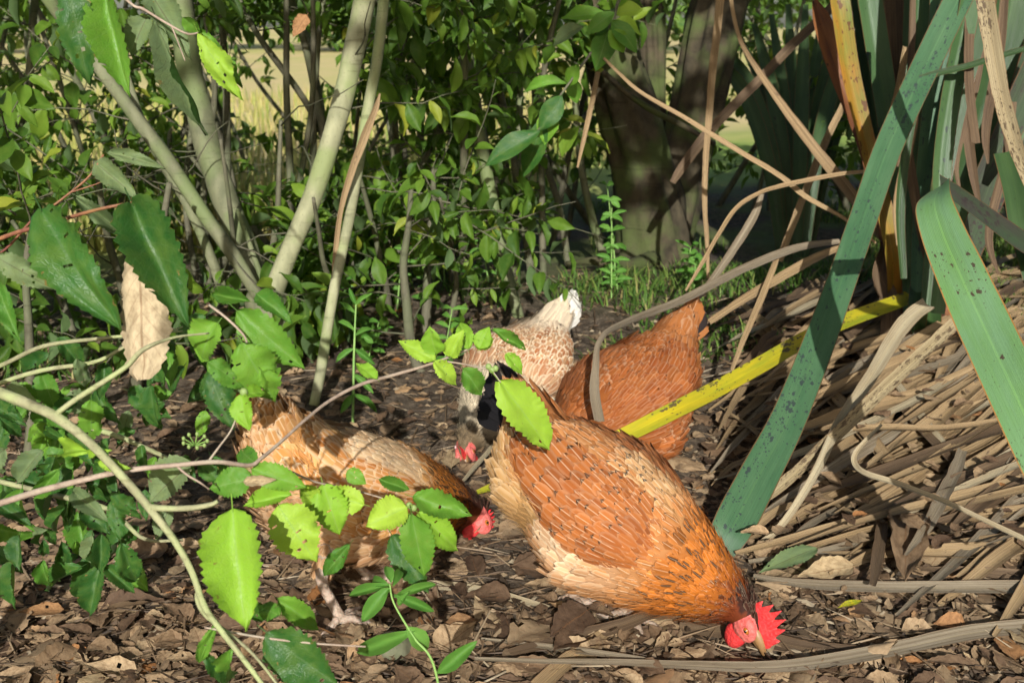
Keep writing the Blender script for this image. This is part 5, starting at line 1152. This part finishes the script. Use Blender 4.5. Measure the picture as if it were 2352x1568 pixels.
herb((808, 960, 1.95), [(812, 860, 1.95), (815, 760, 1.95), (818, 690, 1.95)],
     [(815, 800, 770, 830, 16, 1.95), (815, 800, 862, 838, 16, 1.95), (816, 770, 862, 745, 14, 1.95), (816, 760, 775, 735, 14, 1.95), (818, 700, 800, 660, 12, 1.95), (818, 700, 850, 672, 12, 1.95), (813, 860, 858, 900, 18, 1.95), (811, 905, 880, 945, 18, 1.95), (811, 905, 780, 950, 18, 1.95), (817, 720, 780, 690, 12, 1.95)], 'spindly herb with thin leaves between the pale stem and the cream hen')
for k in range(22):
    px_, py_ = (U(1400, 1600), U(600, 690)) if k < 9 else ((U(760, 1180), U(690, 860)) if k < 15 else (U(640, 1200), U(620, 720)))
    g = G(px_, py_); d = (g - CAM).dot(FWD); h = U(50, 150) * (1.6 if k % 4 == 0 else 1); x2 = px_ + U(-30, 30)
    stem = [(px_ + (x2 - px_) * .4, py_ - h * .5, d), (x2, py_ - h, d)]; lv = []
    for q in np.linspace(.25, 1, 6):
        for sg in (-1, 1): lv.append((px_ + (x2 - px_) * q, py_ - h * q, px_ + (x2 - px_) * q + sg * U(15, 38), py_ - h * q + U(-18, 14), U(9, 15), d + U(-.05, .05)))
    r = herb((px_, py_, d), stem, lv, 'small green seedling sprouting from the shaded ground behind the hens', 'leaf_herb', 4, 'seedling'); r['group'] = 'seedlings on the shaded ground'; r['category'] = 'seedling'
sp = root('glossy_sprig', (W(1430, -60, 2.15).x, W(1430, -60, 2.15).y, gh(.3, 2.1)), 'hanging sprig of large glossy green leaves in front of the dark trunk', 'branch')
pxtube('twig', [(1460, -200, 2.2, 10), (1440, -60, 2.18, 9), (1418, 10, 2.15, 8), (1400, 60, 2.15, 7), (1330, 160, 2.15, 6), (1280, 230, 2.15, 5), (1235, 300, 2.15, 4)], M['bark_under'], sp)
for (a, b, w_, m_) in (((1410, 30), (1345, 70), 40, MI), ((1415, 30), (1475, 20), 46, Y), ((1412, 20), (1440, -30), 44, Y), ((1410, 50), (1480, 70), 40, Y), ((1405, 50), (1470, 110), 50, MI), ((1400, 60), (1370, 160), 60, MI), ((1400, 70), (1440, 120), 50, MI), ((1340, 60), (1265, 95), 40, UN), ((1390, 30), (1285, 40), 40, MI), ((1330, 150), (1295, 200), 40, MI), ((1300, 190), (1195, 195), 34, MI), ((1290, 220), (1240, 300), 54, DK), ((1250, 270), (1200, 420), 56, DK), ((1270, 250), (1250, 330), 54, MI), ((1240, 300), (1110, 370), 56, DK), ((1310, 180), (1330, 240), 40, MI)):
    fl(a, b, w_, 2.15 + U(-.06, .06), m_, 'bush_near', None, None, None, None, sp)

# ------------------------------------------------------------------ litter
def lay(px_, py_, L, lift, tilt=.22):
    g = G(px_, py_); a = U(0, 6.283); z = gh(g.x, g.y)
    return frame((g.x, g.y, z + lift), (math.cos(a), math.sin(a), U(-.15, .2)), (U(-tilt, tilt), U(-tilt, tilt) - .15, 1 if U(0, 1) < .7 else -1), L, L * U(.42, .75), L * U(.22, .5))
cnt = 0
while cnt < 285:
    px_, py_ = U(-30, 2380), U(960, 1580)
    if px_ < 500 and py_ < 1150 and U(0, 1) < .5: continue
    if 1050 < px_ < 1260 and 1270 < py_ < 1420 and U(0, 1) < .8: continue
    if px_ > 1700 and py_ < 1300 and U(0, 1) < .5: continue
    if 1600 < px_ < 1860 and 1330 < py_ < 1560: continue
    m = lay(px_, py_, U(.03, .10) if U(0, 1) < .4 else U(.03, .065), U(.003, .012))
    o = obj('dry_leaf', leaf_mesh('dry', int(rng.integers(7)), 'dry_leaf'), None, m)
    tag(o, 'curled brown dry leaf lying in the leaf litter on the ground', 'leaf', 'fallen dry leaves'); cnt += 1
sm = []
for k in range(4000):
    px_, py_ = U(-450, 2850), 700 + 900 * U(0, 1) ** .8
    if 1040 < px_ < 1270 and 1260 < py_ < 1420 and U(0, 1) < .8: continue
    if 1630 < px_ < 1800 and 1400 < py_ < 1560: continue
    sm.append(lay(px_, py_, U(.015, .05), U(.001, .008) + (U(0, .05) if px_ > 1750 and 760 < py_ < 1300 and U(0, 1) < .4 else 0)))
o = merged('leaf_litter', 'dry', sm, 'dry_leaf', None, 77); tag(o, 'carpet of small broken brown leaves over the soil', 'leaf litter')
V, Fc, R = [], [], []
for k in range(12000):                                                     # crumbs, chips and bits of straw
    px_, py_ = U(-450, 2850), 640 + 960 * U(0, 1)
    d_ = (FWD + RIGHT * ((px_ - 1176) / F) - UP * ((py_ - 784) / F)); t_ = CAM.z / max(.05, -d_.z); x, y = d_.x * t_, d_.y * t_
    z = gh(x, y) + U(0, .006); a = U(0, 6.283); l, w_ = (U(.02, .07), U(.0006, .0018)) if U(0, 1) < .35 else (U(.004, .014), U(.002, .006)); ca, sa = math.cos(a), math.sin(a); b = len(V); tz = U(-.25, .25) * l; hh = w_ * .7
    V += [(x - ca * l - sa * w_, y - sa * l + ca * w_, z - tz), (x - ca * l + sa * w_, y - sa * l - ca * w_, z - tz), (x + ca * l + sa * w_ * .6, y + sa * l - ca * w_ * .6, z + tz), (x + ca * l - sa * w_ * .6, y + sa * l + ca * w_ * .6, z + tz), (x, y, z + hh + .001)]
    Fc += [[b, b + 1, b + 4], [b + 1, b + 2, b + 4], [b + 2, b + 3, b + 4], [b + 3, b, b + 4]]; R += [U(0, 1)] * 5
o = stuff(obj('debris', mesh('debris', V, Fc, None, {'rnd': R}, [M['chips']], False))); tag(o, 'scattered bark chips, straw bits and crumbs on the soil', 'debris')
# a few singled-out fallen leaves
for (b_, t_, wd, mat, key, lab, nh) in (((1875, 1258), (1740, 1312), 46, 'leaf_under', 'serrate', 'fallen green leaf lying on the dead flax near the red comb', (0, -.6, 1)), ((1980, 1378), (1922, 1394), 18, 'flax_yellow', 'bush_near', 'tiny yellow leaf on the litter beyond the red comb', (0, -.3, 1)), ((1350, 1400), (1262, 1460), 90, 'dry_leaf', 'dry', 'large tan leaf lying before the foot of the speckled hen', (0, -.6, 1)), ((1160, 1070), (1108, 1076), 30, 'dry_pale', 'dry', 'orange tan leaf lit on the soil between the hens', (0, -.6, 1)), ((1960, 1300), (1830, 1320), 60, 'dry_leaf', 'dry', 'broad pale brown leaf beside the fallen green leaf', (0, -.5, 1)), ((2080, 1180), (2080, 1330), 100, 'dry_leaf', 'dry', 'largest grey brown leaf resting on the dead flax heap', (0, -.5, 1))):
    g0, g1 = G(*b_, .025), G(*t_, .025); d = (g0 - CAM).dot(FWD); L = (g1 - g0).length
    o = obj('fallen_leaf', leaf_mesh(key, 0, mat), None, frame(g0, g1 - g0, nh, L, wd * d / F, L * .4)); tag(o, lab, 'leaf')
# mossy stone
st = G(905, 1500); o = blob('stone', np.array([0, 0, 0]), np.eye(3), (.026, .022, .018), 'bark_under', None, 24, 16, lambda q: q * (1 + .14 * mnoise.noise(tuple(q * 2)))); o.matrix_basis = Matrix.Translation((st.x, st.y, gh(st.x, st.y) + .008)); tag(o, 'small round mossy stone behind the soft green herb', 'stone')
